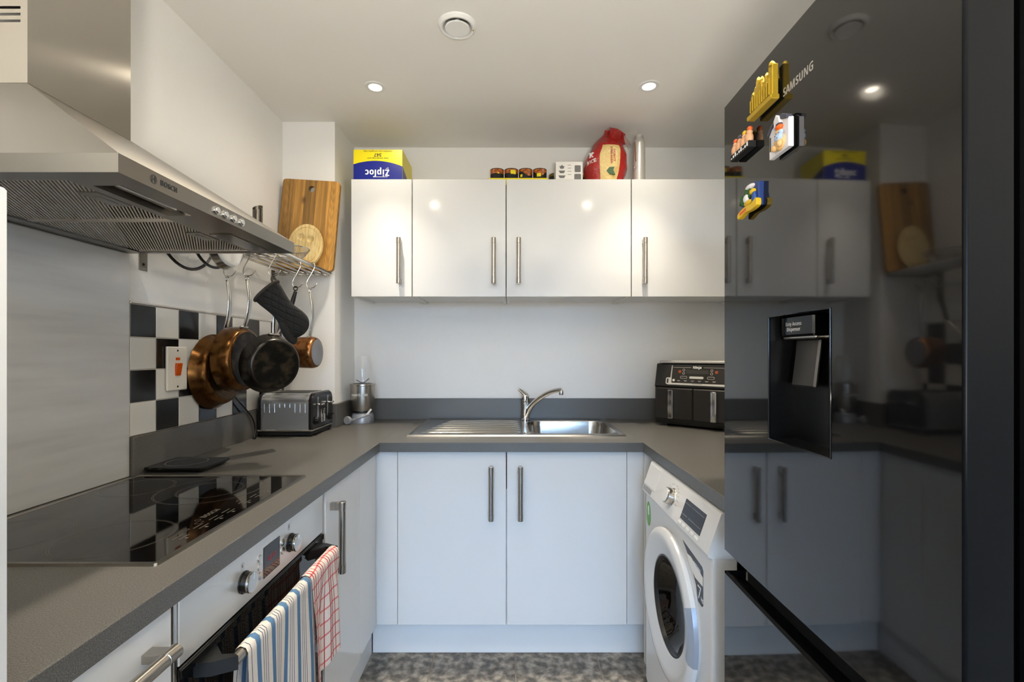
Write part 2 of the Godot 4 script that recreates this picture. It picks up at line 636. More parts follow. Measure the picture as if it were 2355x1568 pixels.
# ------------------------------------------------------------------ scene
func _ready() -> void:
	# camera: the lens is shifted up a little, verticals stay upright
	var cam := Camera3D.new()
	cam.name = "camera"
	cam.near = 0.05
	cam.far = 60.0
	cam.projection = Camera3D.PROJECTION_FRUSTUM
	cam.size = 0.05 * 1568.0 / 1083.0
	cam.frustum_offset = Vector2(0.05 * 2.5 / 1083.0, 0.05 * 30.0 / 1083.0)
	cam.position = Vector3(0, EYE, 0)
	add_child(cam)
	cam.current = true
	# sky, seen only through the window behind the camera
	var we := WorldEnvironment.new()
	we.name = "surroundings"
	var e := Environment.new()
	var sk := ProceduralSkyMaterial.new()
	sk.sky_top_color = Color(0.60, 0.73, 0.88)
	sk.sky_horizon_color = Color(0.72, 0.85, 1.0)
	sk.ground_horizon_color = Color(0.55, 0.62, 0.68)
	sk.ground_bottom_color = Color(0.35, 0.36, 0.36)
	sk.sky_energy_multiplier = 4.3
	sk.ground_energy_multiplier = 3.4
	var sky := Sky.new()
	sky.sky_material = sk
	e.background_mode = Environment.BG_SKY
	e.sky = sky
	e.tonemap_mode = Environment.TONE_MAPPER_LINEAR
	e.tonemap_exposure = 1.0
	e.sdfgi_enabled = true
	e.ssao_enabled = true
	e.ssil_enabled = true
	we.environment = e
	add_child(we)
	materials()
	lamps()
	room()
	worktops()
	base_units()
	wall_units()
	hood_and_hob()
	oven()
	washing_machine()
	fridge()
	sink_and_tap()
	rack_and_pans()
	counter_things()
	high_things()
	towels()

func lamps() -> void:
	var where := [
		[-0.584, 2.027, "lit ceiling downlight above the left wall cupboards"],
		[0.592, 2.020, "lit ceiling downlight above the flask on the right cupboards"],
		[-0.58, 0.964, "lit ceiling downlight above the hob side, out of frame"],
		[0.58, 0.964, "lit ceiling downlight above the fridge side, out of frame"]]
	for w in where:
		var t := thing("downlight", w[2], "downlight", dep(w[0], CEIL, w[1]), 0.0, "ceiling downlights")
		obj("rim", MB.new().lathe([Vector2(0.027, -0.001), Vector2(0.0285, -0.003), Vector2(0.043, -0.003), Vector2(0.0455, 0.0)], 32), M["satin white"], t)
		obj("lamp_lens", MB.new().lathe([Vector2(0, -0.0025), Vector2(0.0235, -0.0025), Vector2(0.027, 0.0)], 24), M["lamp lens"], t)
		for part in [["beam", 35.0, 2.0], ["spill", 84.0, 0.36]]:
			var l := SpotLight3D.new()
			l.name = part[0]
			l.light_color = Color(1.0, 0.945, 0.86)
			l.light_energy = part[2]
			l.spot_angle = part[1]
			l.spot_angle_attenuation = 1.0
			l.spot_range = 8.0
			l.spot_attenuation = 2.0
			l.light_size = 0.024
			l.shadow_enabled = true
			l.rotation.x = -PI / 2
			l.position = Vector3(0, -0.006, 0)
			t.add_child(l)
	# unseen uplighter behind the camera, a stand-in for flash bounced off the ceiling
	var t := thing("unseen_bounce_light", "unseen stand-in for flash bounced off the ceiling, shaped as an uplighter behind the camera", "lamp", dep(0.10, 0.0, -0.55))
	obj("base", MB.new().lathe([Vector2(0, 0), Vector2(0.14, 0), Vector2(0.14, 0.015), Vector2(0.02, 0.03)], 32), M["black plastic"], t)
	obj("pole", MB.new().tube([Vector3(0, 0.02, 0), Vector3(0, 1.02, 0)], 0.012, 12), M["black plastic"], t)
	obj("bowl_shade", MB.new().lathe([Vector2(0.0, 1.01), Vector2(0.06, 1.02), Vector2(0.14, 1.055), Vector2(0.17, 1.09), Vector2(0.172, 1.09), Vector2(0.14, 1.06), Vector2(0.06, 1.025), Vector2(0, 1.015)], 40), M["black plastic"], t)
	obj("bounce_diffuser", MB.new().lathe([Vector2(0, 1.084), Vector2(0.160, 1.084), Vector2(0.160, 1.079), Vector2(0, 1.079)], 32), M["bounce light glow"], t)
	var a := AreaLight3D.new()
	a.name = "bounce_uplight"
	a.area_size = Vector2(0.26, 0.26)
	a.light_color = Color(1.0, 0.965, 0.905)
	a.light_energy = 7.1
	a.shadow_enabled = true
	a.rotation.x = PI / 2
	a.position = Vector3(0, 1.0905, 0)
	t.add_child(a)

func room() -> void:
	var far := -3.3          # the wall behind the camera
	var T := 0.12
	# floor with loose vinyl slabs
	var fl := struct("floor", MB.new().box(WL - T, -0.1, -WB - T, WR + T, -0.003, -far + T), M["floor grout"])
	var s := 0.3395
	var slab := MB.new().box(-s / 2 + 0.0025, -0.0029, -s / 2 + 0.0025, s / 2 - 0.0025, 0.0, s / 2 - 0.0025, 0.001).mesh()
	for i in range(-3, 4):
		for j in range(-8, 7):
			var x := -0.151 + i * s
			var d := 1.83 - j * s
			if x - s / 2 < WL or x + s / 2 > WR or d > WB - 0.18 or d < far + 0.2:
				continue
			var o := MeshInstance3D.new()
			o.name = "tile"
			o.mesh = slab
			o.material_override = M["slate vinyl"]
			fl.add_child(o, true)
			o.position = dep(x, 0, d)
	var vx := -0.187
	var vz := -1.646
	var vh := 0.0445
	struct("ceiling", MB.new().box(WL - T, CEIL, -WB - T, vx - vh, CEIL + T, -far + T).box(vx + vh, CEIL, -WB - T, WR + T, CEIL + T, -far + T).box(vx - vh, CEIL, -WB - T, vx + vh, CEIL + T, vz - vh).box(vx - vh, CEIL, vz + vh, vx + vh, CEIL + T, -far + T).box(WL - T, CEIL + T, -WB - T, WR + T, CEIL + T + 0.02, -far + T), M["ceiling paint"])
	struct("wall_back", MB.new().box(WL - T, 0, -WB - T, WR + T, CEIL, -WB), M["wall paint"])
	struct("wall_left", MB.new().box(WL - T, 0, -WB, WL, CEIL, -far), M["wall paint"])
	struct("wall_right", MB.new().box(WR, 0, -WB, WR + T, CEIL, -far), M["wall paint"])
	struct("wall_corner", MB.new().box(WL, 0, -WB, -0.8716, CEIL, -2.331), M["wall paint"])
	# unseen wall behind the camera; its glazed opening lets cool daylight onto facing fronts
	var x0 := -0.85
	var x1 := 1.0
	var yb := 0.25
	var yt := 2.15
	struct("wall_front", MB.new().box(WL - T, 0, -far, x0, CEIL, -far + T).box(x1, 0, -far, WR + T, CEIL, -far + T).box(x0, yt, -far, x1, CEIL, -far + T).box(x0, 0, -far, x1, yb, -far + T), M["wall paint"])
	var wn := struct("unseen_window_1", MB.new().box(x0, yb, -far + 0.03, x0 + 0.06, yt, -far + 0.09).box(x1 - 0.06, yb, -far + 0.03, x1, yt, -far + 0.09).box(x0 + 0.06, yb, -far + 0.03, x1 - 0.06, yb + 0.06, -far + 0.09).box(x0 + 0.06, yt - 0.06, -far + 0.03, x1 - 0.06, yt, -far + 0.09).box(0.045, yb + 0.06, -far + 0.03, 0.105, yt - 0.06, -far + 0.09), M["satin white"])
	for k in 2:
		var a: float = [x0 + 0.06, 0.105][k]
		var b: float = [0.045, x1 - 0.06][k]
		obj("pane", MB.new().box(a, yb + 0.06, -far + 0.055, b, yt - 0.06, -far + 0.061), M["pane"], wn)
	# black and white wall tiles over the upstand, each its own piece, in a bed of grout
	var p := 0.1022
	var d0 := 1.388
	var ybase := 1.0165
	var h := 0.0985
	var tiling := struct("wall_tiling", MB.new().box(WL, ybase, -2.331, WL + 0.005, ybase + 4 * h, -d0), M["grout"])
	var whole := MB.new().box(0, 0.0014, -p + 0.0014, 0.0026, h - 0.0014, -0.0014, 0.0012).mesh()
	for c in 10:
		for r in 4:
			var d := d0 + c * p
			if d > 2.32:
				continue
			var o := MeshInstance3D.new()
			o.name = "tile"
			o.mesh = whole if d + p < 2.331 else MB.new().box(0, 0.0014, -(2.330 - d), 0.0026, h - 0.0014, -0.0014, 0.0006).mesh()
			o.material_override = M["tile black"] if (c + (3 - r)) % 2 == 0 else M["tile white"]
			tiling.add_child(o, true)
			o.position = Vector3(WL + 0.005, ybase + r * h, -d)
	struct("trim_1", MB.new().box(WL, ybase + 4 * h, -2.331, WL + 0.010, ybase + 4 * h + 0.008, -d0, 0.003), mat("trim metal", Color(0.88, 0.87, 0.85), 0.22, 0.7))
	# ceiling vent
	var t := thing("ceiling_vent", "round white extractor vent in the ceiling with a centre disc", "vent", dep(-0.187, CEIL, 1.646))
	obj("collar", MB.new().lathe([Vector2(0.048, -0.004), Vector2(0.052, -0.011), Vector2(0.058, -0.012), Vector2(0.066, -0.005), Vector2(0.067, 0.0)], 40), M["white plastic"], t)
	obj("duct", MB.new().lathe([Vector2(0.048, -0.004), Vector2(0.0440, 0.0), Vector2(0.0440, 0.112), Vector2(0.0, 0.112)], 40), M["white plastic"], t)
	obj("disc", MB.new().lathe([Vector2(0, -0.015), Vector2(0.041, -0.015), Vector2(0.0435, -0.0125), Vector2(0.041, -0.010), Vector2(0.008, -0.009), Vector2(0.008, 0.060), Vector2(0.0, 0.060)], 40), M["white plastic"], t)
	obj("screw", MB.new().lathe([Vector2(0, -0.0145), Vector2(0.0028, -0.014), Vector2(0.0028, -0.010)], 10).at(0, 0, 0), M["gold metal"], t).position = Vector3(0.055, 0, -0.008)

func worktops() -> void:
	var z := -1.917
	var th := 0.038
	var b := MB.new()
	var y0 := TOP - th
	var xl := -0.536
	var xr := 0.540
	# left run, right run, then the back run round the basin opening
	b.box(WL, y0, -WB, xl, TOP, -0.5015, 0.0015)
	b.box(xr, y0, -WB, WR, TOP, -1.132, 0.0015)
	var hx0 := 0.065
	var hx1 := 0.505
	var hz0 := -2.525
	var hz1 := -2.08
	b.box(xl, y0, -WB, hx0, TOP, z, 0.0)
	b.box(hx1, y0, -WB, xr, TOP, z, 0.0)
	b.box(hx0, y0, hz1, hx1, TOP, z, 0.0)
	b.box(hx0, y0, -WB, hx1, TOP, hz0, 0.0)
	var wt := thing("worktop", "grey speckled laminate worktop running round three sides of the kitchen", "worktop", Vector3.ZERO)
	obj("top", b, M["worktop laminate"], wt)
	var eb := 0.0012
	obj("edge_band", MB.new().box(xl, y0, z, xl + eb, TOP - 0.0016, -0.503), M["worktop laminate"], wt)
	obj("edge_band", MB.new().box(xl, y0, z, xr, TOP - 0.0016, z + eb), M["worktop laminate"], wt)
	obj("edge_band", MB.new().box(xr - eb, y0, z + eb, xr, TOP - 0.0016, -1.133), M["worktop laminate"], wt)
	var uh := 1.0155
	tag(obj("worktop_upstand", MB.new().box(WL, TOP, -2.331, WL + 0.018, uh, -1.388, 0.001), M["worktop laminate"]), "grey laminate upstand below the black and white tiles", "upstand", "worktop upstands")
	tag(obj("worktop_upstand", MB.new().box(WL + 0.018, TOP, -2.331, -0.8536, uh, -2.313, 0.001).box(-0.8716, TOP, -2.604, -0.8536, uh, -2.331, 0.001), M["worktop laminate"]), "grey laminate upstand wrapped round the white wall corner behind the toaster", "upstand", "worktop upstands")
	tag(obj("worktop_upstand", MB.new().box(-0.8716, TOP, -WB, WR, uh, -2.604, 0.001), M["worktop laminate"]), "long dark grey laminate upstand along the wall behind the sink", "upstand", "worktop upstands")

func bar_handle(parent: Node3D, at: Vector3, turn := Basis()) -> void:
	# a round bar on two square feet; runs along local y, stands off along local z
	var L := 0.219
	var o := 0.036
	var b := MB.new()
	for s in [-1, 1]:
		b.at(0, s * (L / 2 - 0.014), 0)
		b.box(-0.007, -0.0115, 0.0, 0.007, 0.0115, o, 0.001)
	b.at(0, 0, o)
	var r := 0.0100
	var R := 0.0111
	b.lathe([Vector2(0, -L / 2), Vector2(R - 0.001, -L / 2), Vector2(R, -L / 2 + 0.001), Vector2(R, -L / 2 + 0.026), Vector2(R - 0.001, -L / 2 + 0.0265), Vector2(R - 0.001, -L / 2 + 0.028), Vector2(r + 0.0006, -L / 2 + 0.0285), Vector2(r + 0.0006, L / 2 - 0.0285), Vector2(R - 0.001, L / 2 - 0.028), Vector2(R - 0.001, L / 2 - 0.0265), Vector2(R, L / 2 - 0.026), Vector2(R, L / 2 - 0.001), Vector2(R - 0.001, L / 2), Vector2(0, L / 2)], 20)
	var h := obj("handle", b, M["satin nickel"], parent)
	h.transform = Transform3D(turn, at)

func base_units() -> void:
	# sink unit: two doors facing the camera, a filler on each side
	var df := 1.937
	var t := thing("sink_cabinet", "white gloss double base cupboard under the stainless sink", "cabinet", dep(0, 0, df))
	obj("carcass", MB.new().box(-0.462, 0.15, -0.55, 0.47, 0.70, -0.022), M["carcass white"], t)
	var doors := [[-0.4655, -0.0205, -0.0806], [-0.0165, 0.4765, 0.0385]]
	for q in doors:
		var dr := obj("door", MB.new().box(q[0], 0.1467, -0.018, q[1], 0.859, 0.0, 0.0014), M["gloss white"], t)
		bar_handle(dr, Vector3(q[2], 0.696, 0.0))
	obj("filler", MB.new().box(-0.600, 0.1467, -0.020, -0.4675, 0.8615, -0.002, 0.001), M["gloss white"], t)
	obj("filler", MB.new().box(0.4785, 0.1467, -0.020, 0.600, 0.8615, -0.002, 0.001), M["gloss white"], t)
	tag(obj("plinth", MB.new().box(-0.583, 0.001, -2.003, 0.60, 0.1462, -1.987, 0.001), M["satin white"]), "white kickboard along the floor under the sink doors", "plinth", "kickboards")
	tag(obj("plinth", MB.new().box(-0.602, 0.001, -1.985, -0.586, 0.1462, -0.51, 0.001), M["satin white"]), "white kickboard along the floor under the oven run", "plinth", "kickboards")
	# left run, fronts face +x; local x runs away from the camera
	t = thing("corner_cabinet", "white gloss base cupboard with upright handle between the oven and the corner", "cabinet", dep(-0.552, 0, 1.56), PI / 2)
	obj("carcass", MB.new().box(-0.155, 0.15, -0.55, 0.155, 0.86, -0.02), M["carcass white"], t)
	var dr := obj("door", MB.new().box(-0.158, 0.1467, -0.018, 0.160, 0.8585, 0.0, 0.0014), M["gloss white"], t)
	bar_handle(dr, Vector3(-0.118, 0.70, 0.0))
	obj("filler", MB.new().box(0.163, 0.1467, -0.018, 0.370, 0.8615, -0.001, 0.001), M["gloss white"], t)
	t = thing("drawer_cabinet", "white gloss drawer unit with a level bar handle nearest the camera", "cabinet", dep(-0.552, 0, 0.632), PI / 2)
	obj("carcass", MB.new().box(-0.13, 0.15, -0.55, 0.13, 0.86, -0.02), M["carcass white"], t)
	for q in [[0.717, 0.8585, 0.804], [0.432, 0.713, 0.66], [0.1467, 0.428, 0.37]]:
		dr = obj("drawer_front", MB.new().box(-0.131, q[0], -0.018, 0.134, q[1], 0.0, 0.0014), M["gloss white"], t)
		bar_handle(dr, Vector3(-0.014, q[2], 0.0), Basis(Vector3.BACK, PI / 2))
	# tall white appliance at the very left edge of the picture
	t = thing("tall_fridge_freezer", "white appliance edge standing upright at the far left of the picture", "appliance", dep(-0.531, 0, 0.2), PI / 2)
	obj("body", MB.new().box(-0.295, 0.02, -0.58, 0.299, 1.436, -0.05, 0.004), M["appliance white"], t)
	obj("door", MB.new().box(-0.295, 0.5, -0.047, 0.299, 1.436, 0.0, 0.003), M["appliance white"], t)
	obj("door", MB.new().box(-0.295, 0.03, -0.047, 0.299, 0.492, 0.0, 0.003), M["appliance white"], t)
	obj("foot", MB.new().box(-0.27, 0, -0.55, 0.27, 0.02, -0.07), M["matt black"], t)
	# end panel of the right-hand run beside the washing machine
	tag(obj("end_panel", MB.new().box(0.545, 0.001, -1.93, 1.2, 0.8615, -1.912, 0.001), M["satin white"]), "white panel in the corner beyond the washing machine", "panel")

func wall_units() -> void:
	var df := 2.275
	var yb := 1.5383
	var yt := 2.1055
	var units := [
		[-0.773, -0.4782, -0.5345, "narrow white wall cupboard carrying the yellow and blue box"],
		[-0.4762, -0.0242, -0.0825, "white wall cupboard second from the left, with a lamp reflection"],
		[-0.0222, 0.5809, 0.037, "widest white wall cupboard, under the tins and the rice bag"],
		[0.5829, 1.184, 0.640, "white wall cupboard on the right, half hidden behind the black fridge"]]
	for u in units:
		var t := thing("wall_cupboard", u[3], "cupboard", dep(0, 0, df), 0.0, "white wall cupboards")
		var g := 0.0005
		var b := MB.new()
		# carcass with the underside recessed between the side panels
		b.box(u[0] + g, yb, -0.342, u[0] + 0.018, yt, -0.021, 0.0008)
		b.box(u[1] - 0.018, yb, -0.342, u[1] - g, yt, -0.021, 0.0008)
		b.box(u[0] + 0.018, yb + 0.012, -0.342, u[1] - 0.018, yb + 0.03, -0.021)
		b.box(u[0] + 0.018, yt - 0.018, -0.342, u[1] - 0.018, yt, -0.021)
		b.box(u[0] + 0.018, yb + 0.03, -0.342, u[1] - 0.018, yt - 0.018, -0.33)
		obj("carcass", b, M["carcass white"], t)
		var dr := obj("door", MB.new().box(u[0] + 0.0012, yb, -0.018, u[1] - 0.0012, yt, 0.0, 0.0016), M["gloss white"], t)
		bar_handle(dr, Vector3(u[2], 1.706, 0.0))
	tag(obj("cupboard_filler", MB.new().box(1.186, yb, -2.60, WR - 0.001, yt, -2.276, 0.001), M["gloss white"]), "white filler strip between the last wall cupboard and the wall", "panel")

func hood_and_hob() -> void:
	var z0 := -1.3875
	var z1 := -0.7664
	var xf := -0.639
	var y0 := 1.557
	var y1 := 1.5885
	var t := thing("cooker_hood", "stainless steel chimney cooker hood with four round buttons over the hob", "cooker hood", dep(0, 0, 0))
	# rim: outer skirt and a flat lower lip round the filters
	var b := MB.new()
	var A := [Vector3(WL, y0, z1), Vector3(xf, y0, z1), Vector3(xf, y0, z0), Vector3(WL, y0, z0)]
	var B := [Vector3(WL, y1, z1), Vector3(xf, y1, z1), Vector3(xf, y1, z0), Vector3(WL, y1, z0)]
	for k in 3:
		b.quad(A[k], A[k + 1], B[k + 1], B[k])
	obj("skirt", b, M["brushed steel"], t)
	b = MB.new()
	var down := func(x0: float, d0: float, x1: float, d1: float) -> void:
		b.quad(Vector3(x0, y0, -d0), Vector3(x0, y0, -d1), Vector3(x1, y0, -d1), Vector3(x1, y0, -d0))
	var na := -z1
	var nb := -z0
	var lx0 := -0.735
	var lx1 := -0.684
	var ld0 := 0.828
	var ld1 := 1.008
	down.call(-0.755, na, lx0, nb)
	down.call(lx1, na, xf, nb)
	down.call(lx0, na, lx1, ld0)
	down.call(lx0, ld1, lx1, nb)
	down.call(WL, na, WL + 0.05, nb)
	down.call(WL + 0.05, na, -0.755, na + 0.035)
	down.call(WL + 0.05, nb - 0.018, -0.755, nb)
	obj("underside_lip", b, M["brushed steel"], t)
	b = MB.new()
	var hy := y0 + 0.026
	b.quad(Vector3(lx0, y0, -ld0), Vector3(lx1, y0, -ld0), Vector3(lx1, hy, -ld0), Vector3(lx0, hy, -ld0))
	b.quad(Vector3(lx0, y0, -ld1), Vector3(lx0, hy, -ld1), Vector3(lx1, hy, -ld1), Vector3(lx1, y0, -ld1))
	b.quad(Vector3(lx0, y0, -ld0), Vector3(lx0, hy, -ld0), Vector3(lx0, hy, -ld1), Vector3(lx0, y0, -ld1))
	b.quad(Vector3(lx1, y0, -ld0), Vector3(lx1, y0, -ld1), Vector3(lx1, hy, -ld1), Vector3(lx1, hy, -ld0))
	b.quad(Vector3(lx0, hy, -ld0), Vector3(lx0, hy, -ld1), Vector3(lx1, hy, -ld1), Vector3(lx1, hy, -ld0))
	obj("lamp_recess", b, M["brushed steel"], t)
	# pyramid
	var xc := -0.972
	var c0 := -1.2072
	var c1 := -0.9467
	var yc := 1.8056
	b = MB.new()
	var C := [Vector3(WL, yc, c1), Vector3(xc, yc, c1), Vector3(xc, yc, c0), Vector3(WL, yc, c0)]
	for k in 3:
		b.quad(B[k], B[k + 1], C[k + 1], C[k])
	b.quad(C[0], C[1], C[2], C[3])
	obj("canopy", b, M["brushed steel"], t)
	# chimney: lower and upper sleeve, three slots on the near side
	b = MB.new()
	var e := 0.0015
	b.quad(Vector3(xc - e, yc + e, c1 - e), Vector3(xc - e, yc + e, c0 + e), Vector3(xc - e, CEIL, c0 + e), Vector3(xc - e, CEIL, c1 - e))
	b.quad(Vector3(WL, yc + e, c0 + e), Vector3(WL, CEIL, c0 + e), Vector3(xc - e, CEIL, c0 + e), Vector3(xc - e, yc + e, c0 + e))
	# near side, with openings
	var zz := c1 - e
	var xa := WL
	var xb := xc - e
	var slots := [[1.929, 1.9345], [1.9425, 1.948], [1.956, 1.9615]]
	var s0 := -1.115
	var s1 := -0.9875
	b.quad(Vector3(xa, yc + e, zz), Vector3(s0, yc + e, zz), Vector3(s0, CEIL, zz), Vector3(xa, CEIL, zz))
	b.quad(Vector3(s1, yc + e, zz), Vector3(xb, yc + e, zz), Vector3(xb, CEIL, zz), Vector3(s1, CEIL, zz))
	var yy := yc + e
	for s in slots:
		b.quad(Vector3(s0, yy, zz), Vector3(s1, yy, zz), Vector3(s1, s[0], zz), Vector3(s0, s[0], zz))
		b.quad(Vector3(s0, s[0], zz), Vector3(s1, s[0], zz), Vector3(s1, s[0] + 0.001, zz - 0.006), Vector3(s0, s[0] + 0.001, zz - 0.006))
		yy = s[1]
	b.quad(Vector3(s0, yy, zz), Vector3(s1, yy, zz), Vector3(s1, CEIL, zz), Vector3(s0, CEIL, zz))
	obj("chimney", b, M["steel brushed upright"], t)
	# two ribbed grease filters
	for k in 2:
		var za: float = [z1 - 0.036, -1.058][k]
		var zb: float = [-1.053, z0 + 0.019][k]
		var f := MB.new()
		var n := 46
		var xi := WL + 0.052
		var xo := -0.757
		var w := (xo - xi) / n
		var lean := -0.63 * absf(zb - za)
		var frame := PackedVector2Array([Vector2(xi, za), Vector2(xo, za), Vector2(xo, zb), Vector2(xi, zb)])
		for i in range(-2, n + 32):
			var x := xi + i * w
			for piece in Geometry2D.intersect_polygons(frame, PackedVector2Array([Vector2(x, za), Vector2(x + w * 0.55, za), Vector2(x + lean + w * 0.55, zb), Vector2(x + lean, zb)])):
				for k2 in range(1, piece.size() - 1):
					f.tri(Vector3(piece[0].x, y0 + 0.0035, piece[0].y), Vector3(piece[k2].x, y0 + 0.0035, piece[k2].y), Vector3(piece[k2 + 1].x, y0 + 0.0035, piece[k2 + 1].y))
		f.box(xi, y0 + 0.0015, za - 0.005, xo, y0 + 0.008, za, 0.0005)
		f.box(xi, y0 + 0.0015, zb, xo, y0 + 0.008, zb + 0.005, 0.0005)
		var fo := obj("filter", f, M["filter mesh"], t, 10.0)
		var zc := (za + zb) / 2 + 0.02
		obj("latch", MB.new().box(-0.800, y0 + 0.0005, zc - 0.04, -0.762, y0 + 0.004, zc + 0.04, 0.001).box(-0.785, y0 - 0.0005, zc - 0.022, -0.775, y0 + 0.002, zc + 0.022, 0.0005), M["brushed steel"], fo)
	# lamps in the underside: the near one open, the far one under smoked glass
	obj("lamp_tube", MB.new().tube([Vector3(-0.712, y0 + 0.012, -0.995), Vector3(-0.712, y0 + 0.012, -0.845)], 0.007, 12), M["satin nickel"], t)
	obj("lamp_glass", MB.new().box(-0.745, y0 - 0.0012, -1.345, -0.692, y0 + 0.002, -1.1615, 0.0008), mat("hood lamp cover", Color(0.20, 0.175, 0.13), 0.15), t)
	# buttons and maker's name on the front edge (faces +x)
	for d in [1.0215, 1.0525, 1.084, 1.1155]:
		obj("button", MB.new().at(xf, 1.5732, -d, facing(Vector3.RIGHT)).lathe([Vector2(0.0095, 0.0), Vector2(0.0095, 0.003), Vector2(0.0080, 0.0035), Vector2(0.0078, 0.0025), Vector2(0.0070, 0.0025), Vector2(0.0064, 0.0055), Vector2(0, 0.006)], 18), M["chrome"], t)
	var east := Basis(Vector3.UP, PI / 2)
	text(t, "BOSCH", 0.0095, Vector3(xf + 0.0005, 1.5735, -0.880), M["dark print"], east, 0.0006, 700)
	obj("emblem", MB.new().at(xf, 1.5735, -0.842, east).tube(ring_points(0.0078, 20), 0.0006, 5, false, true).box(-0.0042, -0.006, 0.0, -0.0028, 0.006, 0.0008).box(0.0028, -0.006, 0.0, 0.0042, 0.006, 0.0008).box(-0.0028, -0.0008, 0.0, 0.0028, 0.0008, 0.0008), M["dark print"], t)
	# steel splashback
	tag(obj("splashback", MB.new().box(WL + 0.002, TOP + 0.0015, -1.3855, WL + 0.008, y0 - 0.003, -0.503, 0.001), M["splashback steel"]), "smeared stainless steel splashback between the hob and the hood", "splashback")
	# hob
	t = thing("induction_hob", "black glass induction hob in a thin steel frame", "hob", dep(-0.851, TOP, 1.0955))
	b = MB.new()
	var w := 0.249
	var hh := 0.2955
	b.at(0, 0, 0, Basis(Vector3.RIGHT, -PI / 2))
	var o1 := v3(rrect(2 * w, 2 * hh, 0.008), 0.0)
	var o2 := v3(rrect(2 * w - 0.003, 2 * hh - 0.003, 0.007), 0.0045)
	var o3 := v3(rrect(2 * w - 0.017, 2 * hh - 0.017, 0.003), 0.0045)
	var o4 := v3(rrect(2 * w - 0.019, 2 * hh - 0.019, 0.002), 0.003)
	b.band(o1, o2).band(o2, o3).band(o3, o4)
	obj("frame", b, M["brushed steel"], t)
	var gl := obj("glass", MB.new().box(-w + 0.0095, 0.0, -hh + 0.0095, w - 0.0095, 0.0032, hh - 0.0095, 0.0004), M["hob glass"], t)
	# zone rings (x, distance, radius)
	for z in [[-0.770, 0.918, 0.098], [-0.792, 1.243, 0.125], [-0.792, 1.243, 0.078], [-1.000, 1.262, 0.085], [-0.995, 0.925, 0.105]]:
		for k in 2:
			var r: float = z[2] - k * 0.0035
			var pts := []
			for i in 48:
				var a := TAU * i / 48
				pts.append(Vector2(cos(a), sin(a)))
			b = MB.new().at(z[0] + 0.851, 0.00335, -(z[1] - 1.0955), Basis(Vector3.RIGHT, -PI / 2))
			b.band(v3(scaled(pts, r), 0.0), v3(scaled(pts, r - 0.0009), 0.0))
			obj("zone_ring", b, M["hob print"], gl)
	# touch controls along the front edge, read from the front (from +x)
	var flat := Basis(Vector3(0, 0, -1), Vector3(-1, 0, 0), Vector3(0, 1, 0))
	text(gl, "BOSCH", 0.0125, Vector3(-0.675 + 0.851, 0.0035, -(1.058 - 1.0955)), M["hob print"], flat, 0.0004, 700)
	b = MB.new()
	for q in [0.905, 0.965, 1.015, 1.06, 1.125, 1.175, 1.215]:
		for r in 2:
			b.box(-0.640 + 0.851 - r * 0.012, 0.0033, -(q - 1.0955), -0.638 + 0.851 - r * 0.012, 0.0036, -(q + 0.03 - 1.0955))
		b.box(-0.634 + 0.851, 0.0033, -(q + 0.008 - 1.0955), -0.628 + 0.851, 0.0036, -(q + 0.014 - 1.0955))
	for q in [0.955, 1.0, 1.15]:
		b.at(-0.662 + 0.851, 0.0034, -(q - 1.0955), Basis(Vector3.RIGHT, -PI / 2))
		b.band(v3(rrect(0.012, 0.018, 0.004), 0), v3(rrect(0.010, 0.016, 0.003), 0))
	b.at(-0.675 + 0.851, 0.0034, -(1.015 - 1.0955), Basis(Vector3.RIGHT, -PI / 2))
	b.band(v3(ellipse(0.006, 0.006, 20), 0), v3(ellipse(0.005, 0.005, 20), 0))
	obj("touch_controls", b, M["hob print"], gl).set_meta("kind", "stuff")

func ring_points(r: float, n: int) -> Array:
	var out := []
	for k in n:
		out.append(Vector3(r * cos(TAU * k / n), r * sin(TAU * k / n), 0))
	return out

func v3(p: Array, z: float) -> Array:
	var out := []
	for q in p:
		out.append(Vector3(q.x, q.y, z))
	return out

func scaled(p: Array, s: float) -> Array:
	var out := []
	for q in p:
		out.append(q * s)
	return out

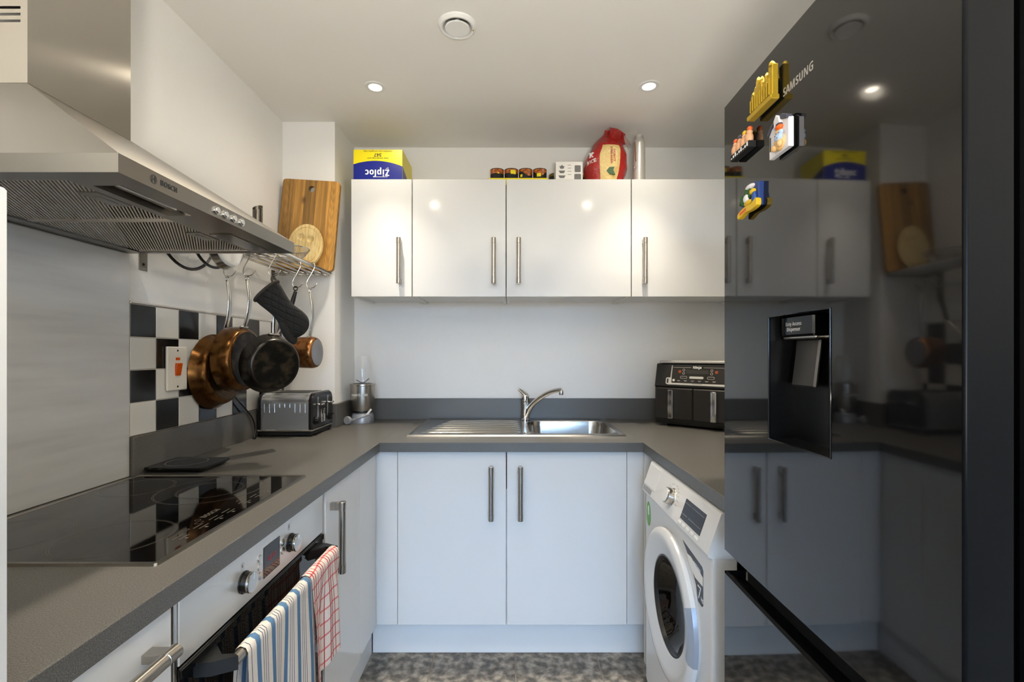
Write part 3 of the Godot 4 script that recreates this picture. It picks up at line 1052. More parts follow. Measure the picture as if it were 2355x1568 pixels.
func oven() -> void:
	var t := thing("oven", "built-in stainless steel oven with two knobs, a lit clock and tea towels on its handle", "oven", dep(-0.552, 0, 1.08), PI / 2)
	obj("body", MB.new().box(-0.300, 0.152, -0.55, 0.300, 0.855, -0.022), M["dark metal"], t)
	var pn := obj("control_panel", MB.new().box(-0.297, 0.7395, -0.02, 0.302, 0.861, 0.0, 0.0018), M["panel steel"], t)
	obj("side_strip", MB.new().box(-0.3075, 0.15, -0.02, -0.2995, 0.861, -0.001, 0.001), M["polished steel"], t)
	obj("lower_panel", MB.new().box(-0.297, 0.1475, -0.02, 0.302, 0.165, 0.0, 0.001), M["brushed steel"], t)
	var dr := obj("oven_door", MB.new().box(-0.297, 0.168, -0.02, 0.302, 0.7355, 0.0, 0.002), M["black gloss"], t)
	obj("glass_edge", MB.new().box(-0.297, 0.7185, 0.0, 0.302, 0.7345, 0.004, 0.0015), M["black gloss"], dr)
	# knobs
	for x in [-0.1075, 0.098]:
		var kn := obj("knob", MB.new().at(x, 0.790, 0, turn_z_up).lathe([Vector2(0.0225, 0), Vector2(0.0225, 0.003), Vector2(0.0205, 0.004), Vector2(0.0205, 0.016), Vector2(0.0195, 0.0175)], 32), M["black gloss"], pn)
		obj("cap", MB.new().at(x, 0.790, 0, turn_z_up).lathe([Vector2(0.0205, 0.0145), Vector2(0.0212, 0.0165), Vector2(0.0205, 0.0195), Vector2(0.019, 0.0205), Vector2(0, 0.0205)], 32).at(x + 0.004, 0.803, 0.0205, Basis(Vector3.BACK, -0.2)).box(-0.0006, -0.007, -0.0005, 0.0006, 0.007, 0.0005), M["polished steel"], kn)
	var ds := obj("display", MB.new().box(-0.030, 0.759, 0.0, 0.043, 0.828, 0.0012, 0.0005), M["black gloss"], pn)
	text(ds, "12:17", 0.0105, Vector3(0.004, 0.796, 0.0015), M["red digits"], Basis(), 0.0004)
	for q in [[-0.046, 0.812], [-0.046, 0.793], [-0.046, 0.774], [0.058, 0.806], [0.058, 0.786]]:
		obj("button", MB.new().at(q[0], q[1], 0, turn_z_up).lathe([Vector2(0.0088, 0), Vector2(0.0088, 0.0012), Vector2(0.0076, 0.0012), Vector2(0.0074, 0.0005), Vector2(0.0070, 0.0005), Vector2(0.0068, 0.002), Vector2(0, 0.002)], 20), M["polished steel"], pn)
	# printed symbols
	var b: MB
	for q in [[-0.112, 0.824], [0.090, 0.832]]:
		b = MB.new().at(q[0], q[1], 0.0003).band(v3(rrect(0.010, 0.014, 0.003), 0), v3(rrect(0.0088, 0.0128, 0.0025), 0))
		b.box(-0.001, -0.003, 0, 0.001, 0.004, 0.0002)
		obj("symbol", b, M["dark print"], pn)
	# handle: satin bar cut at a slant on black end brackets
	b = MB.new()
	var yb := 0.711
	b.tube([Vector3(-0.240, yb, 0.056), Vector3(0.240, yb, 0.056)], 0.0105, 18)
	var hd := obj("handle", b, M["satin nickel"], dr)
	for s in [-1, 1]:
		var k := MB.new()
		k.at(0, 0, 0, Basis(Vector3.RIGHT, PI / 2))
		# outline seen from above: x along the run, y = distance from the door
		k.prism([Vector2(s * 0.200, 0.0), Vector2(s * 0.262, 0.0), Vector2(s * 0.259, 0.028), Vector2(s * 0.2405, 0.066), Vector2(s * 0.234, 0.056), Vector2(s * 0.236, 0.034)], -yb - 0.0125, -yb + 0.0125, 0.0)
		obj("bracket", k, M["black plastic"], hd)

func washing_machine() -> void:
	var t := thing("washing_machine", "white front-loading washing machine with a round glass door under the right worktop", "washing machine", dep(0.513, 0, 1.5), -PI / 2)
	# local x = towards the camera, z = out of the front
	var body := MB.new()
	var dc := Vector3(0.008, 0.470, 0.0)
	var of := dense(rrect(0.572, 0.701, 0.012, 4, 0.0, 0.3825), 0.02)
	var os := []
	var hole := []
	for p in of:
		os.append(Vector2(p.x * 0.298 / 0.286, 0.3825 + (p.y - 0.3825) * 0.3625 / 0.3505))
		hole.append(Vector2(dc.x, dc.y) + (p - Vector2(dc.x, dc.y)).normalized() * 0.150)
	body.band(v3(of, 0.0), v3(hole, 0.0)).band(v3(lerp_loop(os, of, 0.25), -0.0035), v3(of, 0.0)).band(v3(os, -0.012), v3(lerp_loop(os, of, 0.25), -0.0035))
	body.band(v3(os, -0.56), v3(os, -0.012)).band(v3(hole, 0.0), v3(hole, -0.10))
	body.box(-0.29, 0.03, -0.56, 0.29, 0.74, -0.101).box(-0.298, 0.70, -0.56, 0.298, 0.828, -0.06, 0.004)
	obj("cabinet", body, M["appliance white"], t)
	obj("lid", MB.new().box(-0.298, 0.829, -0.56, 0.298, 0.8475, -0.045, 0.004), M["cream plastic"], t)
	for s in [[-0.26, -0.5], [0.26, -0.5], [-0.26, -0.05], [0.26, -0.05]]:
		obj("foot", MB.new().box(s[0] - 0.02, 0.0, s[1] - 0.02, s[0] + 0.02, 0.02, s[1] + 0.02), M["matt black"], t)
	# sloping control panel
	var cp := MB.new().at(0, 0, 0, Basis(Vector3(0, 0, 1), Vector3(0, 1, 0), Vector3(-1, 0, 0)))
	cp.prism([Vector2(0.0, 0.738), Vector2(0.0095, 0.742), Vector2(0.0115, 0.750), Vector2(-0.024, 0.852), Vector2(-0.032, 0.857), Vector2(-0.06, 0.857), Vector2(-0.06, 0.738)], -0.2985, 0.2985, 0.0)
	var pn := obj("control_panel", cp, M["appliance white"], t)
	var up := Vector3(0, 0.102, -0.0355).normalized()
	var out := Vector3(1, 0, 0).cross(up).normalized()
	var pb := Basis(Vector3.RIGHT, up, out)
	var mid := Vector3(0, 0.801, -0.00625)
	# detergent drawer with its finger notch, at the far end
	obj("detergent_drawer", MB.new().at(-0.232, mid.y, mid.z, pb).box(-0.064, -0.030, -0.001, 0.064, 0.047, 0.0012, 0.0008), M["appliance white"], pn)
	obj("finger_notch", MB.new().at(-0.240, mid.y, mid.z, pb).box(-0.055, -0.052, -0.010, 0.045, -0.034, 0.0006), M["grey print"], pn)
	var kn := obj("programme_knob", MB.new().at(-0.0185, mid.y, mid.z, pb * turn_z_up).lathe([Vector2(0.029, 0), Vector2(0.0285, 0.002), Vector2(0.0265, 0.004), Vector2(0.0255, 0.021), Vector2(0.0225, 0.0235)], 40), M["polished steel"], pn)
	obj("cap", MB.new().at(-0.0185, mid.y, mid.z, pb * turn_z_up).lathe([Vector2(0.0225, 0.0232), Vector2(0.021, 0.0245), Vector2(0, 0.0245)], 32), M["appliance white"], kn)
	var dm := mid - up * 0.003 + Vector3(0.158, 0, 0)
	var dsp := obj("display", MB.new().at(dm.x, dm.y, dm.z, pb).box(-0.073, -0.030, -0.001, 0.073, 0.031, 0.0008, 0.0004), mat("display blue black", Color(0.10, 0.12, 0.16), 0.08), pn)
	dm += out * 0.0008
	var lines := MB.new().at(dm.x, dm.y, dm.z, pb)
	lines.box(-0.070, 0.019, 0, -0.025, 0.0202, 0.0003).box(-0.018, 0.019, 0, 0.066, 0.0202, 0.0003).box(-0.070, -0.014, 0, -0.03, -0.0128, 0.0003).box(-0.02, -0.014, 0, 0.066, -0.0128, 0.0003)
	obj("markings", lines, M["grey print"], dsp)
	for k in 5:
		obj("button", MB.new().at(0.092 + k * 0.031, mid.y - 0.0415, mid.z + 0.0145, pb).box(-0.010, -0.004, -0.001, 0.010, 0.004, 0.0022, 0.001), M["white plastic"], pn)
	var marks := MB.new().at(-0.0185, mid.y, mid.z, pb)
	for k in 12:
		var a := -1.9 + k * 0.345
		var p := Vector2(sin(a), cos(a))
		for i in 1:
			marks.box(p.x * 0.042 - 0.007 + (0.006 if p.x > 0 else -0.006), p.y * 0.040 - 0.0007, 0.0002, p.x * 0.042 + 0.007 + (0.006 if p.x > 0 else -0.006), p.y * 0.040 + 0.0007, 0.0005)
	obj("programme_marks", marks, M["grey print"], pn)
	# door
	var dr := obj("door", MB.new().at(dc.x, dc.y, 0, turn_z_up).lathe([Vector2(0.224, 0.0), Vector2(0.231, 0.010), Vector2(0.229, 0.022), Vector2(0.218, 0.030), Vector2(0.205, 0.0315), Vector2(0.190, 0.028), Vector2(0.158, 0.020), Vector2(0.146, 0.016), Vector2(0.141, 0.004)], 64), M["appliance white"], t)
	obj("inner_ring", MB.new().at(dc.x, dc.y, 0, turn_z_up).lathe([Vector2(0.1465, 0.0162), Vector2(0.141, 0.0165), Vector2(0.137, 0.010), Vector2(0.133, 0.002)], 64), M["black plastic"], dr)
	obj("glass", MB.new().at(dc.x, dc.y, 0, turn_z_up).lathe([Vector2(0.0, -0.052), Vector2(0.05, -0.050), Vector2(0.085, -0.042), Vector2(0.108, -0.028), Vector2(0.122, -0.010), Vector2(0.134, 0.004)], 48), M["door bowl glass"], dr)
	# grip let into the near edge of the ring
	var gp := MB.new()
	gp.at(dc.x, dc.y, 0, turn_z_up).lathe([Vector2(0.190, 0.0286), Vector2(0.205, 0.0325), Vector2(0.218, 0.0312), Vector2(0.2305, 0.022), Vector2(0.2318, 0.010)], 14, PI / 2 - 0.26, PI / 2 + 0.44)
	obj("door_grip", gp, mat("grip silver blue", Color(0.66, 0.70, 0.76), 0.25, 0.3), dr)
	# stickers on the front
	var st := obj("capacity_sticker", MB.new().prism([Vector2(0.095, 0.707), Vector2(0.236, 0.690), Vector2(0.244, 0.682), Vector2(0.244, 0.588), Vector2(0.236, 0.582), Vector2(0.210, 0.585), Vector2(0.196, 0.622), Vector2(0.150, 0.672)], 0.0, 0.0006), M["navy print"], t)
	obj("white_patch", MB.new().prism([Vector2(0.130, 0.682), Vector2(0.160, 0.684), Vector2(0.243, 0.664), Vector2(0.243, 0.640), Vector2(0.190, 0.640), Vector2(0.150, 0.658)], 0.0006, 0.0009), M["white print"], st)
	text(st, "7", 0.034, Vector3(0.219, 0.612, 0.0008), M["white print"], Basis(), 0.0005, 400)
	text(st, "kg", 0.010, Vector3(0.238, 0.602, 0.0008), M["white print"], Basis(), 0.0005, 400)
	text(st, "OPTIMAL", 0.0085, Vector3(0.205, 0.675, 0.0008), M["white print"], Basis(Vector3.BACK, -0.12), 0.0005, 400)
	obj("green_sticker", MB.new().prism(ellipse(0.026, 0.045, 32, -0.252, 0.668), 0.0, 0.0006), M["green print"], t)
	obj("sticker_mark", MB.new().prism([Vector2(-0.262, 0.69), Vector2(-0.247, 0.702), Vector2(-0.244, 0.668), Vector2(-0.256, 0.66)], 0.0006, 0.0009), M["white print"], t)

func fridge() -> void:
	var t := thing("fridge_freezer", "tall glossy black fridge freezer with a water dispenser, mirroring the kitchen", "fridge", dep(0.502, 0, 0.820), -PI / 2)
	# local x = towards the camera, z = out of the front
	var W := 0.2975
	obj("cabinet", MB.new().box(-W, 0.03, -0.66, W, 1.838, -0.066, 0.003), M["fridge side"], t)
	obj("seal", MB.new().box(-W + 0.012, 0.05, -0.067, W - 0.012, 1.83, -0.054), M["matt black"], t)
	obj("foot", MB.new().box(-W + 0.02, 0.0, -0.6, W - 0.02, 0.03, -0.09), M["matt black"], t)
	var bow := func(x: float) -> float: return -(x - 0.05) * (x - 0.05) / 29.0
	# columns across, with the dispenser opening left out
	var hx0 := 0.820 - 0.917
	var hx1 := 0.820 - 0.740
	var hy0 := 1.097
	var hy1 := 1.333
	var xs := [-W + 0.002]
	for k in 7:
		xs.append(lerpf(-W + 0.002, hx0, (k + 1) / 7.0))
	for k in 6:
		xs.append(lerpf(hx0, hx1, (k + 1) / 6.0))
	for k in 7:
		xs.append(lerpf(hx1, W - 0.004, (k + 1) / 7.0))
	for part in 2:
		var y0: float = [0.7977, 0.06][part]
		var y1: float = [1.8455, 0.7477][part]
		var b := MB.new()
		var ys := [y0 + 0.0015, hy0, hy1, y1 - 0.0015] if part == 0 else [y0 + 0.0015, y1 - 0.004]
		for j in ys.size() - 1:
			for i in xs.size() - 1:
				if part == 0 and j == 1 and xs[i] > hx0 - 1e-4 and xs[i] < hx1 - 1e-4:
					continue
				b.quad(Vector3(xs[i], ys[j], bow.call(xs[i])), Vector3(xs[i + 1], ys[j], bow.call(xs[i + 1])), Vector3(xs[i + 1], ys[j + 1], bow.call(xs[i + 1])), Vector3(xs[i], ys[j + 1], bow.call(xs[i])))
		var dr := obj("door" if part == 0 else "freezer_drawer", b, M["fridge gloss"], t)
		# edges of the leaf: rounded near stile, far stile, top and bottom
		var e := MB.new()
		var zt := -0.056
		var nx: float = xs[xs.size() - 1]
		var zn: float = bow.call(nx)
		var fx: float = xs[0]
		var zf: float = bow.call(fx)
		var prev := Vector2(nx, zn)
		for k in 5:
			var a := PI / 2 * (k + 1) / 5.0
			var now := Vector2(nx + 0.004 * sin(a), zn - 0.004 * (1 - cos(a)))
			e.quad(Vector3(prev.x, y0, prev.y), Vector3(now.x, y0, now.y), Vector3(now.x, y1, now.y), Vector3(prev.x, y1, prev.y))
			prev = now
		e.quad(Vector3(prev.x, y0, prev.y), Vector3(prev.x, y0, zt), Vector3(prev.x, y1, zt), Vector3(prev.x, y1, prev.y))
		e.quad(Vector3(-W, y0, zt), Vector3(-W, y0, zf - 0.002), Vector3(-W, y1, zf - 0.002), Vector3(-W, y1, zt))
		e.quad(Vector3(-W, y0, zf - 0.002), Vector3(fx, y0, zf), Vector3(fx, y1, zf), Vector3(-W, y1, zf - 0.002))
		var rec := 0.0 if part == 0 else 0.022
		for i in xs.size() - 1:
			var p0 := Vector3(xs[i], 0, bow.call(xs[i]))
			var p1 := Vector3(xs[i + 1], 0, bow.call(xs[i + 1]))
			var U := Vector3(0, 1, 0)
			# top
			var yi: float = ys[ys.size() - 1]
			e.quad(p0 + U * yi, p1 + U * yi, p1 + U * y1 - Vector3(0, 0, 0.0015 + rec * 0.2), p0 + U * y1 - Vector3(0, 0, 0.0015 + rec * 0.2))
			e.quad(p0 + U * y1 - Vector3(0, 0, 0.0015 + rec * 0.2), p1 + U * y1 - Vector3(0, 0, 0.0015 + rec * 0.2), Vector3(p1.x, y1 - rec, zt), Vector3(p0.x, y1 - rec, zt))
			# bottom
			e.quad(p0 + U * ys[0], p0 + U * y0 - Vector3(0, 0, 0.0015), p1 + U * y0 - Vector3(0, 0, 0.0015), p1 + U * ys[0])
			e.quad(p0 + U * y0 - Vector3(0, 0, 0.0015), Vector3(p0.x, y0, zt), Vector3(p1.x, y0, zt), p1 + U * y0 - Vector3(0, 0, 0.0015))
		obj("leaf_edge", e, M["fridge edge"], dr)
		obj("leaf_back", MB.new().box(-W + 0.0005, y0 + 0.001, zt, W - 0.0005, y1 - 0.03, zt + 0.002), M["fridge side"], dr)
	# dispenser niche
	var n := MB.new()
	var zb := -0.053
	n.quad(Vector3(hx0, hy0, 0), Vector3(hx0, hy0, zb), Vector3(hx0, hy1, zb), Vector3(hx0, hy1, 0))
	n.quad(Vector3(hx1, hy0, 0), Vector3(hx1, hy1, 0), Vector3(hx1, hy1, zb), Vector3(hx1, hy0, zb))
	n.quad(Vector3(hx0, hy1, 0), Vector3(hx0, hy1, zb), Vector3(hx1, hy1, zb), Vector3(hx1, hy1, 0))
	n.quad(Vector3(hx0, hy0, zb), Vector3(hx1, hy0, zb), Vector3(hx1, hy1, zb), Vector3(hx0, hy1, zb))
	n.quad(Vector3(hx0, hy0, zb), Vector3(hx0, hy0, 0), Vector3(hx1, hy0, 0), Vector3(hx1, hy0, zb))
	var nb := obj("dispenser_niche", n, mat("niche black", Color(0.02, 0.02, 0.023), 0.3), t)
	var r := 0.0022
	n = MB.new()
	var q0 := Vector3(hx0, hy0, bow.call(hx0))
	var q1 := Vector3(hx1, hy0, bow.call(hx1))
	var q2 := Vector3(hx1, hy1, bow.call(hx1))
	var q3 := Vector3(hx0, hy1, bow.call(hx0))
	n.tube([q0, q1, q2, q3], r, 8, false, true)
	obj("niche_rim", n, M["black gloss"], nb)
	var bl := obj("dispenser_head", MB.new().box(-0.085, 1.294, zb, 0.012, 1.3315, -0.017, 0.003), M["black gloss"], nb)
	obj("silver_strip", MB.new().box(-0.083, 1.2885, zb, 0.014, 1.294, -0.020, 0.0015).box(0.014, 1.2885, zb, hx1, 1.294, -0.034, 0.0015), M["satin nickel"], bl)
	text(bl, "Easy Access", 0.0066, Vector3(-0.045, 1.3165, -0.0168), M["silver print"], Basis(), 0.0004)
	text(bl, "Dispenser", 0.0066, Vector3(-0.045, 1.3065, -0.0168), M["silver print"], Basis(), 0.0004)
	obj("lever", MB.new().at(-0.040, 1.288, -0.044, Basis(Vector3.RIGHT, -0.12)).box(-0.034, -0.088, -0.004, 0.034, 0.0, 0.004, 0.003), mat("lever silver", Color(0.33, 0.32, 0.31), 0.35, 0.8), nb)
	# name on the door
	text(t, "SAMSUNG", 0.0148, Vector3(-0.005, 1.7415, -0.0001), M["name silver"], Basis().scaled(Vector3(0.88, 1, 1)), 0.0005, 700)
	# hinge cover
	obj("hinge_cover", MB.new().box(-0.28, 1.838, -0.14, -0.16, 1.852, -0.06, 0.004), M["black plastic"], t)
	# fridge magnets: each stands a little off the door
	var place := func(called: String, label: String, x: float, y: float) -> Node3D:
		return thing(called, label, "fridge magnet", dep(0.502 - bow.call(x) - 0.0005, y, 0.820 - x), -PI / 2, "souvenir magnets on the fridge")
	var g: Node3D = place.call("fridge_magnet", "gold castle-shaped souvenir magnet, the topmost on the fridge", 0.820 - 0.915, 1.735)
	var out := [Vector2(-0.045, 0.008), Vector2(0.045, 0.008), Vector2(0.045, 0.018)]
	obj("base", MB.new().box(-0.047, 0, 0.004, 0.043, 0.009, 0.021, 0.0015), M["gold paint"], g)
	var cas := MB.new()
	cas.box(-0.041, 0.008, 0.004, -0.022, 0.046, 0.016, 0.0015)
	cas.box(-0.022, 0.008, 0.004, 0.004, 0.054, 0.018, 0.0015)
	cas.box(0.004, 0.008, 0.004, 0.024, 0.048, 0.017, 0.0015)
	cas.box(0.024, 0.008, 0.004, 0.039, 0.068, 0.016, 0.0015)
	for q in [[-0.017, 0.052, 0.072, 0.005], [-0.004, 0.052, 0.066, 0.0045], [0.014, 0.046, 0.062, 0.005], [0.031, 0.066, 0.074, 0.006], [-0.036, 0.044, 0.052, 0.004], [-0.027, 0.044, 0.058, 0.004]]:
		cas.at(q[0], 0, 0.012).lathe([Vector2(q[3], q[1]), Vector2(q[3] * 0.9, lerpf(q[1], q[2], 0.7)), Vector2(q[3] * 0.6, q[2]), Vector2(0, q[2] + 0.003)], 10)
	cas.at(0, 0, 0)
	for k in 9:
		cas.box(-0.038 + k * 0.0085, 0.012, 0.016, -0.0345 + k * 0.0085, 0.036 + 0.004 * (k % 3), 0.0195, 0.0008)
	obj("towers", cas, M["gold paint"], g)
	obj("magnet_disc", MB.new().box(-0.035, 0.003, 0.0, 0.03, 0.04, 0.0045), M["matt black"], g)
	g = place.call("fridge_magnet", "white house-shaped souvenir magnet with a sandy animal figure in its doorway", 0.820 - 0.858, 1.627)
	obj("house", MB.new().prism([Vector2(-0.032, 0), Vector2(0.030, 0), Vector2(0.030, 0.052), Vector2(0.020, 0.060), Vector2(-0.002, 0.067), Vector2(-0.022, 0.055), Vector2(-0.032, 0.044)], 0.0045, 0.0135, 0.001), M["pale clay"], g)
	obj("roof", MB.new().prism([Vector2(-0.033, 0.044), Vector2(-0.022, 0.053), Vector2(-0.004, 0.061), Vector2(-0.004, 0.069), Vector2(-0.024, 0.058), Vector2(-0.034, 0.048)], 0.008, 0.017, 0.001).prism([Vector2(0.006, 0.058), Vector2(0.029, 0.050), Vector2(0.031, 0.056), Vector2(0.014, 0.066), Vector2(0.004, 0.067)], 0.008, 0.017, 0.001), M["slate clay"], g)
	obj("gable", MB.new().prism([Vector2(-0.008, 0.046), Vector2(0.012, 0.05), Vector2(0.008, 0.064), Vector2(-0.002, 0.07), Vector2(-0.009, 0.062)], 0.010, 0.019, 0.0015), M["pale clay"], g)
	obj("figure", MB.new().ball(Vector3(0.006, 0.018, 0.014), Vector3(0.015, 0.016, 0.009)).ball(Vector3(0.004, 0.034, 0.014), Vector3(0.010, 0.009, 0.007)), M["sand clay"], g)
	obj("figure_head", MB.new().ball(Vector3(0.006, 0.044, 0.016), Vector3(0.009, 0.006, 0.006)), M["orange clay"], g)
	obj("apron", MB.new().ball(Vector3(0.010, 0.024, 0.0195), Vector3(0.011, 0.009, 0.0055)).ball(Vector3(0.016, 0.031, 0.019), Vector3(0.006, 0.005, 0.004)), M["pale blue clay"], g)
	obj("cap", MB.new().ball(Vector3(0.006, 0.0492, 0.0165), Vector3(0.0075, 0.0028, 0.005)), M["slate clay"], g)
	obj("paws", MB.new().ball(Vector3(-0.005, 0.010, 0.019), Vector3(0.008, 0.006, 0.005)).ball(Vector3(0.015, 0.012, 0.0205), Vector3(0.006, 0.007, 0.005)), M["sand clay"], g)
	var dt := MB.new()
	for q in [[0.006, 0.027], [0.013, 0.022], [0.010, 0.030], [0.017, 0.029]]:
		dt.ball(Vector3(q[0], q[1], 0.0245), Vector3(0.0011, 0.0011, 0.0008), 6, 4)
	obj("apron_dots", dt, M["slate clay"], g)
	obj("side_print", MB.new().box(-0.029, 0.014, 0.0136, -0.026, 0.040, 0.0142), M["dark print"], g)
	obj("magnet_disc", MB.new().box(-0.022, 0.004, 0.0, 0.024, 0.05, 0.0046), M["matt black"], g)
	g = place.call("fridge_magnet", "low black-based souvenir magnet with a row of pink figures in coloured caps", 0.820 - 1.005, 1.686)
	obj("base", MB.new().box(-0.040, 0, 0.0, 0.040, 0.014, 0.0165, 0.0012), M["matt black"], g)
	var cap := ["orange clay", "slate clay", "yellow clay", "orange clay"]
	for k in 4:
		var x := -0.029 + k * 0.0195
		var f := obj("figure", MB.new().ball(Vector3(x, 0.021, 0.010), Vector3(0.011, 0.013, 0.008)).ball(Vector3(x + 0.002, 0.033, 0.010), Vector3(0.007, 0.006, 0.006)), M["skin clay"], g)
		obj("cap", MB.new().ball(Vector3(x + 0.003, 0.040, 0.010), Vector3(0.0065, 0.0055, 0.0055)), M[cap[k]], f)
	var pr := MB.new()
	for k in 9:
		pr.box(-0.036 + k * 0.0085, 0.004, 0.0163, -0.0315 + k * 0.0085, 0.006 + 0.006 * ((k * 7) % 3) * 0.5, 0.0169)
	obj("base_print", pr, M["white print"], g)
	g = place.call("fridge_magnet", "colourful souvenir magnet with green leaves and a yellow banner, the lowest one", 0.820 - 0.972, 1.547)
	obj("plaque", MB.new().prism([Vector2(-0.034, 0.014), Vector2(0.034, 0.012), Vector2(0.036, 0.058), Vector2(0.018, 0.064), Vector2(-0.018, 0.055), Vector2(-0.036, 0.042)], 0.0, 0.010, 0.001), M["blue clay"], g)
	obj("banner", MB.new().prism(curve([Vector2(-0.038, 0.002), Vector2(-0.012, 0.008), Vector2(0.014, 0.007), Vector2(0.036, 0.011), Vector2(0.034, 0.026), Vector2(0.012, 0.020), Vector2(-0.012, 0.021), Vector2(-0.040, 0.014)], 3, true), 0.006, 0.016, 0.001), M["yellow clay"], g)
	var lf := MB.new()
	var rg := RandomNumberGenerator.new()
	rg.seed = 5
	for k in 11:
		lf.at(-0.022 + rg.randf_range(-0.013, 0.03), 0.040 + rg.randf_range(-0.016, 0.014), 0.012, Basis(Vector3.BACK, rg.randf_range(-1, 1))).ball(Vector3.ZERO, Vector3(0.0045, 0.010, 0.004), 8, 5)
	obj("leaves", lf, M["green clay"], g)
	obj("flower", MB.new().ball(Vector3(-0.006, 0.036, 0.014), Vector3(0.010, 0.009, 0.005)), M["pale clay"], g)
	obj("yellow_relief", MB.new().ball(Vector3(0.016, 0.044, 0.012), Vector3(0.011, 0.006, 0.005)).ball(Vector3(0.0, 0.026, 0.013), Vector3(0.016, 0.006, 0.005)), M["yellow clay"], g)
	obj("blue_relief", MB.new().ball(Vector3(0.022, 0.030, 0.012), Vector3(0.007, 0.014, 0.005)), mat("bright blue clay", Color(0.10, 0.26, 0.50), 0.4), g)
	obj("banner_print", MB.new().prism([Vector2(-0.030, 0.008), Vector2(-0.004, 0.0115), Vector2(-0.004, 0.017), Vector2(-0.031, 0.0135)], 0.016, 0.0164), M["orange clay"], g)
	obj("scroll", MB.new().ball(Vector3(0.004, 0.057, 0.011), Vector3(0.018, 0.006, 0.006)), M["pale clay"], g)

func sink_and_tap() -> void:
	var x0 := -0.457
	var x1 := 0.505
	var d0 := 2.060
	var d1 := 2.580
	var t := thing("sink", "stainless steel inset sink with ribbed drainer and deep bowl", "sink", dep((x0 + x1) / 2, TOP, (d0 + d1) / 2))
	var W := x1 - x0
	var D := d1 - d0
	var cx := 0.285 - (x0 + x1) / 2
	var cz := 2.300 - (d0 + d1) / 2      # local: further away is +cz, drawn in xy of a turned plane
	var flat := Basis(Vector3.RIGHT, -PI / 2)
	var bw := 0.400
	var bd := 0.395
	# rim plate from the outer outline to the opening, sampled by angle round the bowl
	var inn := rrect(bw, bd, 0.075, 11)
	var outer := []
	var lip := []
	var edge := []
	for p in inn:
		var q := Vector2(p.x, p.y)
		var s := INF
		if q.x > 1e-6: s = minf(s, (W / 2 - cx) / q.x)
		if q.x < -1e-6: s = minf(s, (-W / 2 - cx) / q.x)
		if q.y > 1e-6: s = minf(s, (D / 2 - cz) / q.y)
		if q.y < -1e-6: s = minf(s, (-D / 2 - cz) / q.y)
		outer.append(Vector3(cx + q.x * s, cz + q.y * s, 0))
	# use the four true corners at the nearest samples
	for c in [Vector3(W / 2, D / 2, 0), Vector3(-W / 2, D / 2, 0), Vector3(-W / 2, -D / 2, 0), Vector3(W / 2, -D / 2, 0)]:
		var best := 0
		for k in outer.size():
			if outer[k].distance_to(c) < outer[best].distance_to(c):
				best = k
		outer[best] = c
	var zp := 0.006
	var rim_in := []
	for p in inn:
		rim_in.append(Vector3(cx + p.x, cz + p.y, zp))
	for p in outer:
		var k := Vector3(signf(p.x) * minf(absf(p.x), W / 2 - 0.010), signf(p.y) * minf(absf(p.y), D / 2 - 0.010), zp + 0.002)
		lip.append(Vector3(signf(p.x) * minf(absf(p.x), W / 2 - 0.003), signf(p.y) * minf(absf(p.y), D / 2 - 0.003), zp + 0.0015))
		edge.append(k)
	var well := []
	for p in edge:
		well.append(Vector3(signf(p.x) * minf(absf(p.x), W / 2 - 0.024), signf(p.y) * minf(absf(p.y), D / 2 - 0.022), zp - 0.001))
	var b := MB.new().at(0, 0, 0, flat)
	b.band(outer, lip).band(lip, edge).band(edge, well).band(well, rim_in)
	obj("rim", b, M["sink steel"], t)
	# bowl
	b = MB.new().at(cx, 0, -cz, flat)
	var prev := v3(inn, zp)
	for s in [[bw - 0.004, bd - 0.004, 0.073, zp - 0.004], [bw - 0.010, bd - 0.010, 0.070, -0.02], [bw - 0.030, bd - 0.030, 0.066, -0.125], [bw - 0.060, bd - 0.060, 0.060, -0.145], [bw - 0.15, bd - 0.15, 0.05, -0.150]]:
		var now := v3(rrect(s[0], s[1], s[2], 11), s[3])
		b.band(prev, now)
		prev = now
	for k in prev.size():
		b.tri(Vector3(0, 0, -0.152), prev[k], prev[(k + 1) % prev.size()])
	obj("bowl", b, M["sink steel"], t, 50.0)
	obj("waste", MB.new().at(cx, -0.1505, -cz).lathe([Vector2(0, 0.001), Vector2(0.03, 0.001), Vector2(0.04, 0.003), Vector2(0.042, 0.0)], 24), M["chrome"], t)
	# drainer ribs
	b = MB.new()
	for k in 6:
		var z := -(2.145 + k * 0.067 - (d0 + d1) / 2)
		var xa := -0.415 - (x0 + x1) / 2 + 0.012 * k
		var xb := 0.050 - (x0 + x1) / 2
		b.at(0, zp, z).grid(20, 8, func(u: float, w: float) -> Vector3:
			var s := smoothstep(0.0, 0.12, u) * (1.0 - smoothstep(0.93, 1.0, u))
			return Vector3(lerpf(xa, xb, u), -0.0015 + 0.0075 * sin(w * PI) * s, 0.014 - 0.028 * w))
	obj("drainer_ribs", b, M["sink steel"], t)
	obj("overflow_plug", MB.new().at(cx - bw / 2 - 0.012, zp, -(2.115 - (d0 + d1) / 2)).lathe([Vector2(0.016, 0), Vector2(0.014, 0.003), Vector2(0, 0.004)], 20), M["chrome"], t)
	# mixer tap
	t = thing("mixer_tap", "chrome single-lever mixer tap with a swept spout at the back of the sink", "tap", dep(0.077, TOP + 0.0065, 2.535))
	b = MB.new()
	b.lathe([Vector2(0.0, 0.0), Vector2(0.026, 0.0), Vector2(0.026, 0.006), Vector2(0.0225, 0.010), Vector2(0.021, 0.03), Vector2(0.0215, 0.085), Vector2(0.0225, 0.090), Vector2(0.0225, 0.098), Vector2(0.020, 0.100), Vector2(0.0, 0.100)], 28)
	obj("body", b, M["chrome"], t)
